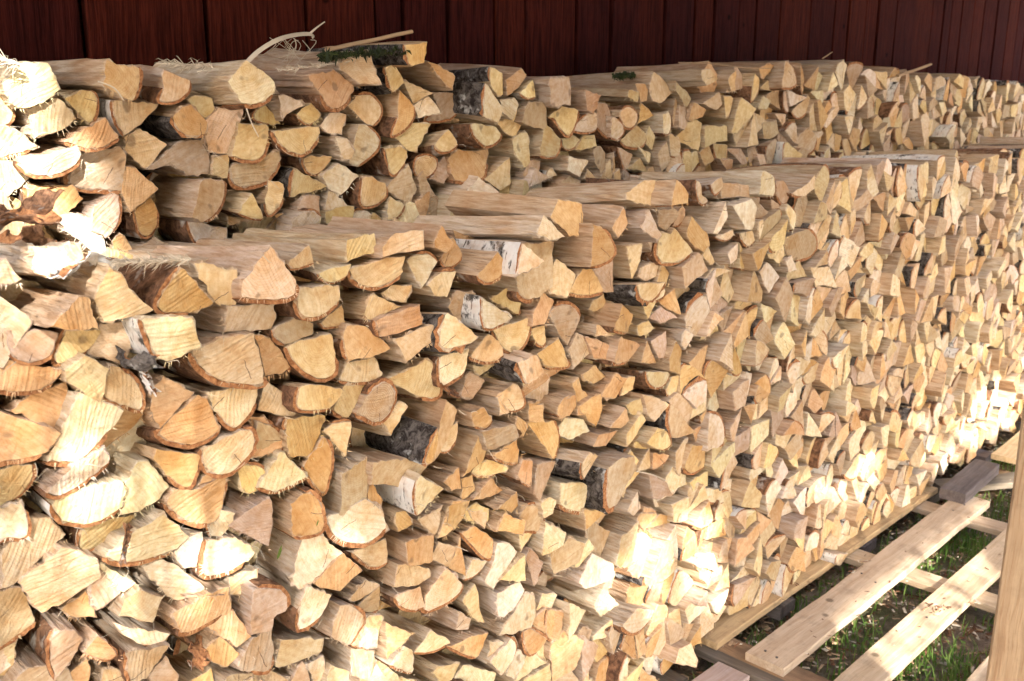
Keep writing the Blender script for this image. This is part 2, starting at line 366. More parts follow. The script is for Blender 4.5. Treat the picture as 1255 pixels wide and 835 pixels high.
# ---- logs measured on the photograph
TRACE = """@ 0 60 5.02
B p 6 75,110 190,85 305,90 375,250 330,290 210,350 130,365 60,330 20,220 | sun-bleached square-cut log at the left end of the top row under the red wall
B y 2 -60,230 40,290 85,370b 75,440b 30,480b -60,480
B y 8 650,65 740,100 860,110b 870,200b 840,320 800,315 635,225 | blocky log with reddish-brown bark on its right edge, on the top row by the wall
B y 2 400,305 500,250 565,250b 600,310b 590,420b 545,470 440,350
B t 4 165,370 340,300 400,330 470,430 380,500 210,548 190,440
B o 5 390,570 520,490 655,425 735,555b 590,625b 480,610b
B y 7 1010,130 1180,190b 1175,240b 1110,320b 985,330b 1000,240
B y 3 680,315 975,340 765,545w 705,440w | pale wedge pointing down with white bark along its left side, near the upper left
B y 2 765,540 860,490 1020,590 895,740 830,690 770,620
B o 6 1050,420 1170,340 1275,450 1270,530k 1160,545k 1080,480k
B p 1 1150,310 1200,285 1310,305 1320,370 1255,430 1180,350
B t 2 900,740 1100,580 1255,540 1290,640 1290,770 1170,780 1050,710
B p 5 105,690 470,600 500,680b 430,750b 290,790b 170,770b
B p 3 -60,470 60,480 235,600 200,620b 90,655b -60,670b
B t 2 500,640 730,600 765,660 740,880b 600,875b 430,830b
B p 3 -50,690 80,695 200,790 40,935 -50,935
B o 2 745,720 840,735 975,860 800,1003 745,880
@ 250 60 5.02
B p 9 265,70 435,210 430,290b 330,350b 240,350 150,200 | largest pale log with a clean five-sided face on the top row beneath a curled splinter
B y 1 10,440 110,355b 250,360 150,640 30,640 5,540
B y 3 225,455 400,480 400,560b 350,670b 270,695b 160,665 190,590
B y 2 320,370 385,345 480,465 400,470b 300,430b
B p 4 460,285 500,280 630,340 480,430
B y 3 555,400 665,330 725,405 680,460b 620,465b
B y 4 410,500 715,480 720,540b 640,640b 550,650b 450,580b | half-round log lying flat side up with dark bark beneath, in the upper stack
B p 2 710,470 780,390 880,405 850,525 760,520
B o 6 620,170 800,130 955,215 930,290b 860,365b 760,370b 700,290
B y 2 885,350 960,275b 1050,290b 1100,390b 1035,485 960,430
B p 4 800,540 880,550 930,630 910,685 860,680
B p 3 940,465 1010,470b 1085,590b 960,730 900,700 925,560
B y 2 605,670 785,660 750,740b 680,780b 625,740b
B y 2 547,735 766,844 530,920k
B t 2 155,720 460,630 470,700b 420,790b 370,835b 200,850b
B t 2 60,660 160,650 145,800 45,780
B p 2 720,780 830,705 965,785 840,900 760,860
B y 3 1110,610 1250,605 1245,700b 1160,780b
B o 4 1215,255 1300,356b 1274,457b 1156,540b 1190,420
B y 4 1110,110 1180,100 1230,210 1160,275k
B t 7 860,90 1005,10 1060,215 960,215 870,130
B o 12 1232,-31 1367,-40 1358,86 1265,103k | orange-faced log with mossy black bark, topmost of the wall-side stack
B y 3 970,793 1038,785 1130,844b 1114,928b 980,970b
B y 2 1148,820 1249,709 1307,861 1265,953 1122,878
@ 500 60 5.02
B o 8 110,75 180,95 290,170 280,260 210,190
B t 1 150,270 270,270 320,390b 240,440b 110,440b 190,380
B y 2 -40,196 155,272 36,339
B p 3 40,345 135,290 190,395 60,430
B p 13 480,210 590,370 555,455 460,420k | pale pointed log with rugged black bark on its left, top row at the dip
B y 4 500,105 590,150 590,280 550,295 495,200k
B o 4 595,190 710,120 745,160 690,230 600,290
B p 4 670,270 780,190 795,300b 720,305b
B p 3 565,310 660,300 685,345 640,440 585,400
B y 1 550,460 690,355 745,390 690,480 650,550 600,520
B t 6 865,190 1000,170 1005,350 870,345
B t 3 745,325 855,330 855,490 760,480 690,450
B p 5 385,460 530,475 580,515b 570,560b 490,605b 430,570b 395,510b
B y 5 165,590 250,495 310,590b 240,640b 190,630b
B o 2 255,670 330,620 510,615 490,700b 450,800b 360,825b 270,815
B r 2 40,700b 80,655b 150,660b 180,710b 150,780b 70,790b | small round log with clear growth rings in the upper stack
B t 1 200,690 230,660 270,770 215,830 140,800
B y 2 640,670 635,833 560,870 460,800
B p 2 650,560 700,515 745,520 740,700 700,730 650,620
B y 1 745,680 820,685 800,790 700,780
B t 4 860,460 940,550b 910,650b 840,670b 810,660 840,540
B y 3 870,420 950,355 1050,380b 1020,480b 970,540b 900,430b
B o 4 1095,250 1190,285 1140,400 1100,380
B p 3 1100,400 1155,390 1160,500b 1090,520b 1020,490b
B t 1 1160,340 1220,330 1255,400b 1260,530b 1215,540b 1160,480
B p 2 945,550 1000,520 1065,560b 1010,620b 950,600b
B y 1 1080,530 1155,530 1165,600 1030,620
B p 4 990,660 1105,690 1060,790 985,750
B t 1 1145,620 1180,600 1215,640 1200,790 1150,700
B p 2 860,750 885,730 915,780 850,805w
B y 1 1215,720 1250,680 1255,800 1205,800
B y 1 1083,800 1110,735 1160,800
B y 2 -80,550 -65,457 137,465 44,625 5,630
B y 1 52,802 86,750 187,911 86,919
@ 0 200 5.02
B o 2 150,140 450,135 520,220 360,340 270,390b 185,290b
B t 3 580,270 700,190 740,200b 745,330b 700,430 650,460 560,420
B p 4 360,340 440,305 600,350 650,480 660,590 600,600 510,500 400,420
B o 2 690,480 740,430 840,560 700,610
B o 2 815,300 930,205 985,290b 960,410b 870,455b
B t 2 860,520 950,455 1125,530 1030,590 870,590
B p 3 1150,355 1250,370 1400,400 1390,500 1240,520b 1180,460b
B y 7 1165,330 1215,130 1255,95 1405,110b 1400,230b 1340,320b 1270,365
F p 5 200,520 500,490 520,600 380,700 220,680 | dazzling sunlit log among loose bark scraps above the left end of the front stack
F p 2 -60,640 40,580 150,720 110,740 -60,745
@ 0 280 2.981
F y 6 400,140 567,300 500,325 375,340 340,260
F o 5 655,135 785,275 695,318b 570,290b | log with a spread fan-shaped face on the sloping top row at the left
F y 2 720,130 860,150 855,280 840,300 790,275
F y 6 985,65 1090,200b 1060,260b 880,260 890,190 960,100 | big log with a rust-orange swirled side, on the top row at the left
F y 3 1040,130 1135,60 1155,130b 1060,150b
F o 7 165,360 285,248 325,250 368,370
F t 3 20,365 215,385 195,460b 150,490b 60,485b 20,430b
F y 2 235,365 375,375 330,450b 250,490b 195,490b
F y 1 375,350 495,335 485,400 445,497 330,460
F p 9 505,330 700,325 732,440 610,487 570,480w | pale angular log with peeling white birch bark hanging from its left side
F t 3 820,280 1000,275 1018,330 1005,370 820,380
F p 4 1090,215 1235,210 1240,270b 1160,330b 1090,310b
F y 1 1250,280 1275,350b 1180,365b 1165,345
F t 2 990,370 1080,325 1150,350 1150,385 1040,430b 1005,410b
F y 5 700,460 815,400 920,383 965,540b 960,572b 850,575b 760,540b | broad smooth-faced log with torn grey bark beneath it, left part of the front stack
F o 1 925,385 985,400 1080,500b 1050,525 970,540
F y 3 1050,435 1205,385 1225,470b 1220,530b 1170,555b 1090,510b
F o 3 -40,480 0,480 235,515 200,565b 130,600b 0,600b -40,600b
F t 5 240,520 310,463 395,510 365,640 245,560
F y 3 400,500 450,510b 510,570b 525,660b 470,660b 375,620
F o 1 30,660 120,600 250,565 262,640b 240,745b 200,740
F o 4 -40,670 0,670 215,745 150,830b 20,860b -40,860b
F p 4 285,600 450,665 400,750b 300,855b 170,860
F o 2 550,590 600,540 710,600 580,730 555,690
F o 3 590,730 720,605 750,620 805,740b 730,790b 650,795b 580,760b
F y 3 755,600 945,580 940,640b 900,700b 850,735b 790,680
F y 1 980,560 1090,640 1075,690 940,665 960,590
F y 6 1095,580 1190,575 1250,590 1205,660b 1095,665b
F o 1 925,690 985,700b 1045,780b 1010,820 905,830
F o 3 1040,690 1190,685 1140,835 1060,835 1035,740b | tall orange board-like log standing on edge with bark down its left side
@ 250 200 5.02
B y 6 205,310 295,185 370,340b 320,350b
B y 4 410,110 500,130 490,220b 440,290b 380,325b 365,250
B t 2 620,200 720,205 710,350 640,340 560,310 590,240
B p 2 740,290 770,160 890,265
B y 2 745,300 890,265 930,270 900,390b 800,385 745,370
B y 1 1010,385 1040,300 1120,370
B p 3 1130,250 1150,210 1240,260b 1190,340b 1125,355
B y 1 145,320 290,355 150,385
B o 1 430,320 480,305 620,360 450,355
F y 2 875,470 1065,430 1080,550 865,610 | very long pale log with a three-marked square end, lying on top of the front stack
F y 5 1105,520 1180,430 1340,412 1350,530 1110,585
F p 4 705,680 900,615 880,690b 800,740b 740,725b
F y 3 905,650 1215,570 1200,690b 1090,765b 1000,770b 930,720b | large half-round log, flat side up, just under the top row, below the square-ended logs
@ 500 200 5.02
F o 3 940,225 1075,255 1068,445 985,450 880,335 | longest flat-sided log on top of the front stack, ending in a rough orange face
F p 8 840,320 985,455 880,475 775,435
F o 5 165,480 205,380 240,450 280,490 245,555 170,520
F o 2 190,590 270,455 350,570b 300,630b 230,645b
F p 12 700,485 845,605 670,695w | pale wedge with a long white birch-bark side marked with black
F o 7 420,695 555,545 625,650b 520,740b 440,720b
F t -2 740,500 890,480 880,640b 820,750b 830,610
F y -1 740,690 815,640 810,780 760,730
F p 3 0,600 60,555b 150,560b 190,610 75,770 20,660
F p 3 100,750 200,660b 320,665 250,830 180,820
F y 4 850,740 930,590 1040,690 970,830 870,800 | five-sided log with a dark knot near its right edge
F o 9 1130,640 1150,375 1210,400b 1255,490b 1250,580b 1150,645
F o 4 990,800 1080,650 1130,650 1200,790b 1100,820b
F t 1 1145,650 1240,590 1260,600 1255,790 1200,790
@ 750 200 5.02
F y 4 100,180 205,105 290,110 270,275 100,225 | long rough log with a splintery left side, topmost beside a birch-sided log
F o 10 370,270 405,100 465,190 460,245 400,265w | orange log with a smooth white birch side on the front stack's top row
F p 5 510,100 550,140 555,200 610,240b 560,260b 520,200b
F p 4 605,130 675,85 690,150b 640,200b
F t 2 690,120 830,135 830,215 770,200 690,220
F p 6 910,190 930,50 1000,80b 1005,180b 990,215 | long log with a pale quarter-round end, topmost in the middle of the front stack
F t 1 1010,110 1060,110 1105,180b 1060,260b 1010,200
F y 3 1100,180 1200,130 1255,70 1250,160 1170,210b 1110,200b
F p 4 625,430 700,235 715,330 650,440
F p 5 750,265 860,220 890,270 860,410 820,405
F p 2 641,450 745,405 750,445b 690,480b
F p 2 785,430 870,415 885,480b 825,515b
F t 2 290,290 370,275 410,310 345,420 295,390
F t 1 415,275 455,280b 440,360b 380,390b 390,320
F o 4 0,400 75,275 100,370 40,465
F p 5 175,400 245,290 300,440 270,475
F y 3 300,430 370,440 390,400 480,545b 400,610b 295,600b
F o 4 470,420 505,325 580,430 590,500 550,550 480,480
F y 3 590,485 635,610 600,625 552,570
F t 5 430,640 530,550 595,660 460,775
F y 5 75,510 180,500 180,600 140,720
F p 2 205,470 290,480 285,570 260,590
F y 2 170,640 290,605 295,700 210,730 150,700
F p 3 130,740 300,760 330,790b 290,843b 170,843b
F y 1 300,630 360,680 325,780 262,755
F p 2 712,560 775,490 770,590 730,625
F y 1 782,490 840,590b 830,650b 780,650
F p 3 900,360 935,340b 940,380b 910,480
F t 1 975,220 1060,260 1050,350 1000,340
F o 5 870,560 985,470 900,665
F y 2 1040,440 1060,570 1030,620 960,570
F t 2 1060,470 1200,400b 1250,470b 1240,560b 1150,610 1090,560
F p 4 1072,290 1090,250b 1140,320b 1110,420
F p 2 1060,600 1110,570 1150,660 1080,670
F p 2 910,670 960,610 1030,700 960,800
F o 3 820,833 880,660 940,790 930,850 815,850
F y 1 580,730 620,650 720,660 650,700
@ 750 60 5.02
B y 4 95,250 170,265 170,325 90,300
B o 3 152,215 200,215 215,260 210,320 180,330
B t 2 225,250 270,140 385,270 280,335 240,320
B t 4 385,200 500,310 470,360 385,260
B y 6 545,130 600,125 655,185 590,225 560,190
B y 2 720,190 755,130 760,260 740,260
B y 4 870,150 905,190b 900,280b 870,330b 865,230
B o 4 905,120 960,90 1000,100 930,190
B y 7 1060,80 1120,110b 1145,220b 1040,245 | tall quarter-round log with pale curved rim, topmost of the wall-side stack past the middle
B o 3 1150,90 1195,200b 1180,280b 1160,230
B y 3 40,420 60,370b 110,355b 165,400b 150,470b 90,490b
B o 1 165,465 185,335 250,410
B p 4 310,400 350,385b 370,440b 350,530b 315,520
B y 1 365,440 375,310 410,300 395,490
B t 2 400,480 420,345 480,370 475,450 440,500
B o 3 482,440 500,330 575,375 560,420
B p 3 0,420 30,425b 75,500b 50,555b 0,550
B t 2 60,570 150,470 210,540b 190,600b 110,610b
B y 1 205,580 225,470 265,540 250,625
B y 3 750,515 800,300 870,370 780,520
B y 2 565,340 655,265 678,340 650,375
B y 3 682,290 755,300b 730,400b 700,430
B y 2 560,480 720,475 725,570 650,570 560,605
B y 2 620,580 720,590b 700,690b 650,700b
B o 1 540,640 600,590 630,680 570,725
B p 2 900,370 930,290 980,320 960,370
B y 1 910,240 985,180 975,260
B y 2 1005,270 1000,150 1040,140 1030,260
B p 4 1075,250 1190,300 1105,355
B p 2 1045,260 1070,260b 1100,390b 1060,360b
B y 2 1110,390 1210,280 1210,370b 1150,430b
B y 1 875,390 960,450 875,540
B y 1 995,400 1080,400 1060,490
B t 1 935,460 1010,440 1020,520 980,550 940,550
B t 1 40,600 130,650 80,755b
B t 1 95,740 170,670 215,760
B p 2 170,600 245,640 220,705
B y 1 360,520 425,560b 410,660b 360,660
B y 2 270,650 345,570 370,690 300,760
B t 2 1130,590 1200,480 1240,550b 1220,640b 1150,640b
B t 1 720,620 800,610 825,700 790,712
B y 1 830,610 880,600 910,670 840,700
B y 1 0,650 35,790 0,790
@ 400 320 5.02
F y 2 350,200 400,150 520,145 490,255 410,250
F y 2 270,220 300,200 460,280 270,375 230,330
F o 4 295,360 570,270 595,390 330,475b | flat tan rectangular log tilted upward to the right, in the front stack left of centre
F y 4 415,480 650,390 700,440 690,470 500,620 440,520 | smooth rectangular log directly below and parallel to the flat tan tilted one
F p 6 740,330 760,320 905,460 840,520b 720,545k 710,440k
F t 1 760,290 800,180 905,190 830,390
F y 1 1010,235 1180,120 1200,290b 1185,340
F p 7 960,215 1160,350 1100,390b 960,410w
F y 1 1025,430 1130,390 1255,345b 1250,440b 1190,550b 1105,560b
F y 3 885,590 1000,450 1060,490 1095,580b 1030,625b 940,620b
F o 2 100,490 130,400 240,400 390,540 280,590 120,610b
F y 2 70,740 130,620 300,595 355,690 340,730b 210,755b
F y 0 -20,600 0,450 30,450b 50,540b 45,690b -10,700
F p 3 700,590 880,540 850,690b 780,740b 700,770b
F y 1 470,690 600,600 690,680b 700,833b 590,850 380,725
F p 1 890,640 1040,640 950,710
F p 1 1160,610 1255,590 1265,740 1215,770
F t 0 820,830 850,740 880,680 985,740 940,800 900,850
@ 600 340 5.02
F o 3 270,200 330,90 410,150 340,290 250,300
F t 3 360,230 400,165b 500,165b 570,240 490,420 440,360
F y 2 255,320 340,295 350,400b 320,430b 280,400
F o 3 300,470 430,380 470,480b 480,550b 345,555
F t 2 480,440 530,350 580,360 635,450 515,560
F y 1 610,200 640,140 700,100 720,170 640,215
F o 6 770,310 820,170 880,225 850,345b 780,335b
F y 3 655,360 660,290 755,360
F o 2 590,370 660,380 740,420 740,510 640,500
F o 6 760,520 810,360 930,420 850,520b 770,540b | orange five-sided log pointing right, centre of the front stack
F y 3 940,165 1030,150 970,260
F y 2 920,360 915,300 980,265 1005,310 960,360
F o 1 1050,150 1140,70 1165,230 1100,200
F t 2 990,250 1060,180 1150,250 1050,280
F y 7 880,40 960,30 1060,40 1110,30b 1050,120b 980,155b 910,120k
F o 2 930,525 970,390 1035,530
F t 1 980,390 1090,330 1095,510 1040,500
F o 2 1100,500 1150,390 1190,450 1175,600 1100,570
F p 1 1190,420 1200,320 1250,350 1210,450
F p 3 960,575 1115,590b 1090,660b 1020,685b 970,640b
F y 1 1080,690 1120,610 1185,600b 1180,690b 1110,740b
F y 8 160,520 300,480 345,590 220,660k 180,580k
F y 3 60,740 150,650 190,680b 200,790b 130,833
F o 2 570,600 640,540 715,610 640,660 580,620
F o 2 700,720 760,590 840,620 790,750 700,740
F y 1 830,620 890,610 880,690 810,740b
F o 1 500,650 550,615 570,690 620,730 540,770
F o 2 540,790 690,710 700,760b 650,850 540,850
F o 2 410,790 460,740 520,720 530,790b 480,850b 400,850
F o 2 240,790 300,760 330,780 330,850 240,850
F y 2 955,730 1010,730 1090,780 1040,850 960,850
F y 1 840,790 930,740 950,833 880,850
@ 250 440 5.02
F r 2 930,340 1000,210b 1060,150b 1130,135b 1185,230b 1150,350b 1080,405b 990,370b | round log showing a full set of growth rings, in the front stack left of centre
F y 0 1110,400 1200,260 1245,290 1160,475
F y 2 780,320 850,160 1005,160 900,375b 840,360b
F y 2 730,440 780,390b 915,380 880,600
F o 3 610,670 730,480 760,490b 790,600b 770,750b 730,833b | upright leaf-shaped orange log with thick red-brown bark on its right
F p 3 0,560 250,420b 300,440b 300,530b 250,620b 140,720b 20,690b | pale oval log with a ragged lower rim, at the edge of the sunlight
F t 1 320,380 430,410b 500,490b 500,550 270,600 300,520
F y 2 210,680 260,645b 350,655b 390,700b 370,780 280,830 230,790
F p 3 430,640 470,570 635,725b 500,800b 430,825b 330,800
F t 4 830,700 1000,610 1020,690 1015,900 900,970 835,960
F t 3 1005,620 1250,620 1400,660 1300,800 1100,770 1020,770
@ 450 470 5.02
F o 2 470,100 560,170 500,390 410,490 430,300
F y 1 430,290 560,240 550,350b 490,420b 440,420
F o 8 355,490k 430,270 435,370 410,495k | slim upright log with sooty blue-black bark beside the ringed round
F y 3 810,90 920,0 950,60b 950,160 830,200
F o 2 590,580 680,320 740,420 720,480
F o 3 640,180 720,150 775,230b 740,280b 660,270 | log with a dark whorled knot for a face, in the middle of the front stack
F t 4 700,300 900,250 930,330 800,410 750,410
F o 3 750,440 930,350 945,420 940,500b 820,480b
F y 1 660,560 750,460 840,510 780,560b 700,580b
F o 2 980,250 1160,225b 1190,330b 1150,470 1070,370
F o 3 920,560 960,470 1030,480 1010,640b 930,600
F t 2 1030,680 1050,500 1160,480 1110,600 1060,720
F p 8 290,600 320,560 470,650 320,825w 295,740w | pale quarter-round log with speckled grey bark on its left side
F o 2 470,610 570,515 580,650 520,660
F o 1 580,590 650,560 665,660 580,720
F o 2 650,720 760,580 840,660 780,690
F o 3 790,770 920,660 945,760 900,800
F t 0 930,800 970,725b 1040,760b 1080,833b 1070,870 950,870
F p 3 1060,740 1110,700 1170,720 1150,800 1090,833
F o 2 500,760 640,715 600,800 540,900 490,860
F o 2 0,640 40,620 100,720 60,760 0,720
F y 1 600,790 660,740 750,770 740,850 620,850
F o 2 1080,130 1085,230 1000,240 1000,120
F o 2 920,200 1005,250 960,335 910,260
@ 650 480 5.02
F o 3 300,90 440,15 440,120 400,215 350,180 | upright orange log with a gently wavy face right of centre
F o 2 170,170 200,60 280,20 285,90 240,150
F p 2 185,230 220,165 320,170 350,240 260,295 190,270 | small creamy rounded block, just right of the centre
F o 4 495,225 580,100 615,180 560,230
F y 3 700,20 790,40 835,90 760,185 720,140
F y 1 590,90 640,50 700,60 690,120 620,110
F y 3 590,260 680,130 715,180 600,340
F o 2 390,345 410,260 530,240 480,340
F y 8 290,430 350,370 435,400 345,550k 310,500k | heart-shaped pale log with shaggy grey-black bark on its left
F y 5 720,320 780,220 840,240b 870,330b 820,370
F y 1 640,320 700,255 720,350 650,350
F t 8 470,480 560,410 640,405 660,480 580,600 530,710k 475,710k | tall narrow-footed log with thick black bark on its left
F o 2 750,375 855,385b 830,440b 760,490
F y 1 655,480 740,350 740,470 660,490
F t 3 730,510 840,560 880,640 760,660
F p 2 175,560 340,570 365,600 330,750b 250,740b 175,700 | squarish log with wavy saw grooves right of the centre
F p 3 590,740 660,610 685,720 640,765
F y 3 870,700 970,650 970,790 890,810
F o 2 330,725 485,735 400,800 340,850
F t 1 450,460 510,390 530,440
F y 2 975,70 1060,30 1080,110 970,180
F y 1 1040,150 1080,110 1105,190b 1060,205b
F p 3 1065,360 1100,230 1130,130b 1200,170b 1190,300b 1150,340
F o 3 950,480 990,330 1060,330 1075,470b 1000,510b
F o 1 990,240 1075,210 1025,320
F y 2 880,370 960,290 985,290 930,520 890,480
F y 2 975,560 1100,490 1095,580 1000,620
F p 3 1080,600 1170,600 1180,680b 1130,690b 1060,650b
F p 2 1180,590 1180,560 1250,540 1210,640
F o 1 670,800 700,710 780,740 720,840 670,860
@ 0 540 5.02
F t 3 -60,180 80,150 210,140b 220,190b 210,250b 120,360b 0,420b -60,430b
F p 5 265,310 480,130 650,60 700,150b 560,240b 400,330b 300,340b | long crescent-shaped log with a cracked bark rim in the sunlit lower left
F p 4 310,400 340,370 600,270 740,240 770,320 740,430b 600,520b 460,530b 360,490w
F p 3 760,270 850,130 920,130 1050,290 960,380 840,440 740,450 | blinding-white sunlit six-sided log, left part of the front stack
F o 3 935,110 960,50 1230,90 1245,130b 1210,230b 1150,300b 1030,230
F o 2 1010,400 1070,300 1230,300 1400,190 1390,250 1350,470 1290,530b 1140,500b
F p 3 -60,420 0,410 130,380 160,420b 180,590b 50,610b -60,600b
F t 1 0,700 180,470 320,490 420,590 260,720 160,830 80,880 0,900 | big brown-shadowed log beside the left edge, over the leaning square-ended one
F y 0 485,540 720,470 830,460 780,570b 620,660b 490,680b
F p 4 640,720 760,600 1000,450 1160,590 1060,690b 960,730b 780,770b 680,750b | sunlit broad log with a loose curl of bark on its face
F p 2 1060,680 1160,590 1250,560 1255,770 1130,790
@ 0 669 5.02
F y 3 130,240 380,5 480,30 600,110 610,190 450,310 270,420 190,330 | large leaning square-ended log crossed by lattice shadows at the lower left
F t 2 -60,300 60,260 130,260 240,480b 120,560b -60,620b | log with broad dark saw lines in the lower left corner
F o 0 380,400 550,260 580,430 470,440
F t 1 560,240 640,140 750,290 590,390
F p 2 880,130 1000,80 1255,250 1255,270 1100,340 1020,300
F t 4 740,440 770,330 860,270 1000,310 940,470
F p 3 690,470 780,500 1050,540 1000,620b 880,620
F o 3 1040,400 1255,300 1420,260 1440,420 1380,450b 1140,545b 1090,520
F t 3 330,520 470,520 500,560 470,640 330,830b 300,680b
F o 3 500,650 590,545 700,620b 740,690b 690,720b 560,690b
F t 3 770,650 860,640 1040,610 900,820 800,870b
F o 1 350,830 540,690 560,790 540,860 360,860
F t 1 620,860 640,760 720,750 780,860
F y 0 -60,640 100,590 95,800 -60,810
F t 2 920,800 1020,670 1100,800 1100,860 940,860
F p 2 590,120 610,100 780,200 840,230 760,290
@ 230 560 5.02
F o 2 20,260 110,100b 220,130b 215,280 150,290 110,420b 0,400
F p 2 120,400 150,320 285,340 270,400 200,490 140,500b
F t 3 255,430 490,250 510,270 505,555 400,500 | triangular log with brick-red bark on its slanting upper edge
F o 5 650,300 740,215b 790,230b 825,330b 820,440b 740,490b 655,500 | rounded log with a thin reddish rim, facing right over the green leaf
F p 3 120,510 300,500 390,550 415,590 350,660b 200,730b 90,720b | sunlit log with a thick scalloped reddish bark rim
F p 4 660,660 700,500 830,485 950,590 830,740 740,800 700,820 660,790 | big angular log with a curved crack across its face, by the green leaf
F p 4 850,380 1000,330 1010,310 1100,260 1190,330 1220,440b 1150,510b 1040,545b 900,500b | rounded log split by a Y-shaped crack
F y 1 1020,600 1210,500 1230,650b 1140,690b
F o 4 780,780 870,680 960,590 1070,700 940,830
F y 0 260,740 430,690 415,810 380,850 260,850
F t 3 0,870 -20,860 40,850 230,850
@ 230 669 5.02
F t 4 400,280 440,250b 600,280b 630,390 530,450 520,520 390,550
F p 4 680,370 740,250 895,310 820,450b 700,520b 670,500b
F o 2 130,500 290,400 380,550 290,620 200,560
F o 2 110,650 200,560 320,660 240,740 160,720
F t 3 300,740 410,570 530,510 535,680b 500,770b 390,775
F y 3 540,750 575,580 840,570 830,650 690,710 | wide flat log near the bottom edge, pale at its left corner
F y 4 880,560 940,370 1030,370b 1095,450b 1000,610
F p 2 1010,620 1090,440 1190,420 1160,630b
F t 1 990,330 1100,210 1190,240 1030,340
F t 1 1040,370 1180,240 1180,400b 1110,420b
F p 1 1020,640 1150,650 1110,820 1010,800
F p 2 850,840 880,730 1000,780 1000,860
F p 1 1120,820 1170,730 1255,860 1120,860
F t 3 220,860 230,800 430,780 440,860
F t 2 430,780 540,780 640,830 640,870 430,870
F t 2 620,850 710,710 750,800 760,870
F p 1 720,720 830,670 860,800 800,870
@ 440 600 5.02
F o 3 290,330 480,290 450,440 370,460 290,460
F y 2 445,440 490,320 590,350 560,470
F o 1 560,490 630,290 645,530
F o 3 230,140 290,130 330,215 240,265
F y 2 365,190 500,100 490,250 470,290
F o 2 490,300 520,200 580,70 685,70 640,180 530,290
F p 3 0,110 60,55 135,130 165,240 100,300b 0,340b
F y 3 210,600 240,460 440,490 450,540 370,590
F y 2 200,660 370,590 430,740b 300,750b | fan-shaped piece, lower part of a broken round with a dark bark foot
F y 2 410,690 520,480 630,570b 600,660b 440,770b
F o 1 640,280 720,230 825,310b 790,430b
F p 2 640,560 700,430 795,440b 720,530b
F p 3 830,430 850,330 920,330 985,390 820,605 760,560
F y 4 870,560 1030,400 1020,560
F t 2 1030,430 1050,360 1130,450 1080,600
F o 3 860,260 900,150 1020,190 1000,275
F t 1 975,170 1030,85b 1110,110b 1145,250b 1010,260
F y 1 980,270 1080,270 990,380
F p 3 1130,410 1155,205 1270,260 1250,340
F y 1 680,130 800,120 770,240 690,180
F y 2 640,690 715,580 770,820 700,790
F p 3 850,640 1000,570 1025,620 960,720 890,780 850,780
F p 3 900,833 1030,640 1080,660 1085,770 1060,850 950,890 870,890 | log with coarse sunlit saw ridges low in the middle of the front stack
F p 1 1190,390 1255,340 1330,380 1290,480 1200,525
@ 440 669 5.02
F p 2 600,520 605,400 690,450 680,520
F p 2 0,620 40,430 140,430 110,630
F o 4 170,700 175,475 320,540 | orange triangular log with a bleached left side, low in the sunlight
F p 3 350,670 450,520 555,590b 440,660b
F p 3 175,730 270,620 330,640 350,800b
F o 4 540,620 600,600 800,540 720,700b
F p 2 790,730 810,590 890,590
F p 3 815,720 940,560b 970,600b 960,680 880,790
F p 1 900,800 970,650 1030,640 1020,720 950,820
F o 3 1010,530 1050,500b 1160,570 1100,660b 1040,670b
F o 2 1060,480 1150,390 1255,410 1220,590
F y 1 1090,400 1130,290 1220,300 1180,390
F y 0 1080,670 1170,590 1170,680 1100,770
F y 2 450,780 480,740 620,720 570,840 520,870
F p 2 590,840 650,740 840,780 800,880
F y 1 0,660 80,640 100,710 70,800 0,860
F p 0 90,720 150,710 250,830 240,880 60,880
@ 670 630 5.02
F p 3 205,430 290,250 410,310 390,400 240,460
F p 3 170,330 250,150 300,210 200,330
F t 3 40,240 140,150 225,180 190,290 50,370
F p 2 290,560 370,430 390,500 450,560 330,630
F p 3 135,800 120,540 260,600
F o 2 0,590 110,610 60,790b 0,750b
F p 4 440,690 550,580 680,600 640,680b 540,740b | rounded half log with a pale rim just below the sunlit patch
F y 1 600,740 680,560 760,580b 740,690b 640,765b
F p 1 300,760 390,640 410,700 370,760 300,790
F t 1 160,800 220,690 280,710 270,780
F o 3 560,50 580,0 680,0 600,100
F o 1 610,90 700,0 745,10 740,60
"""
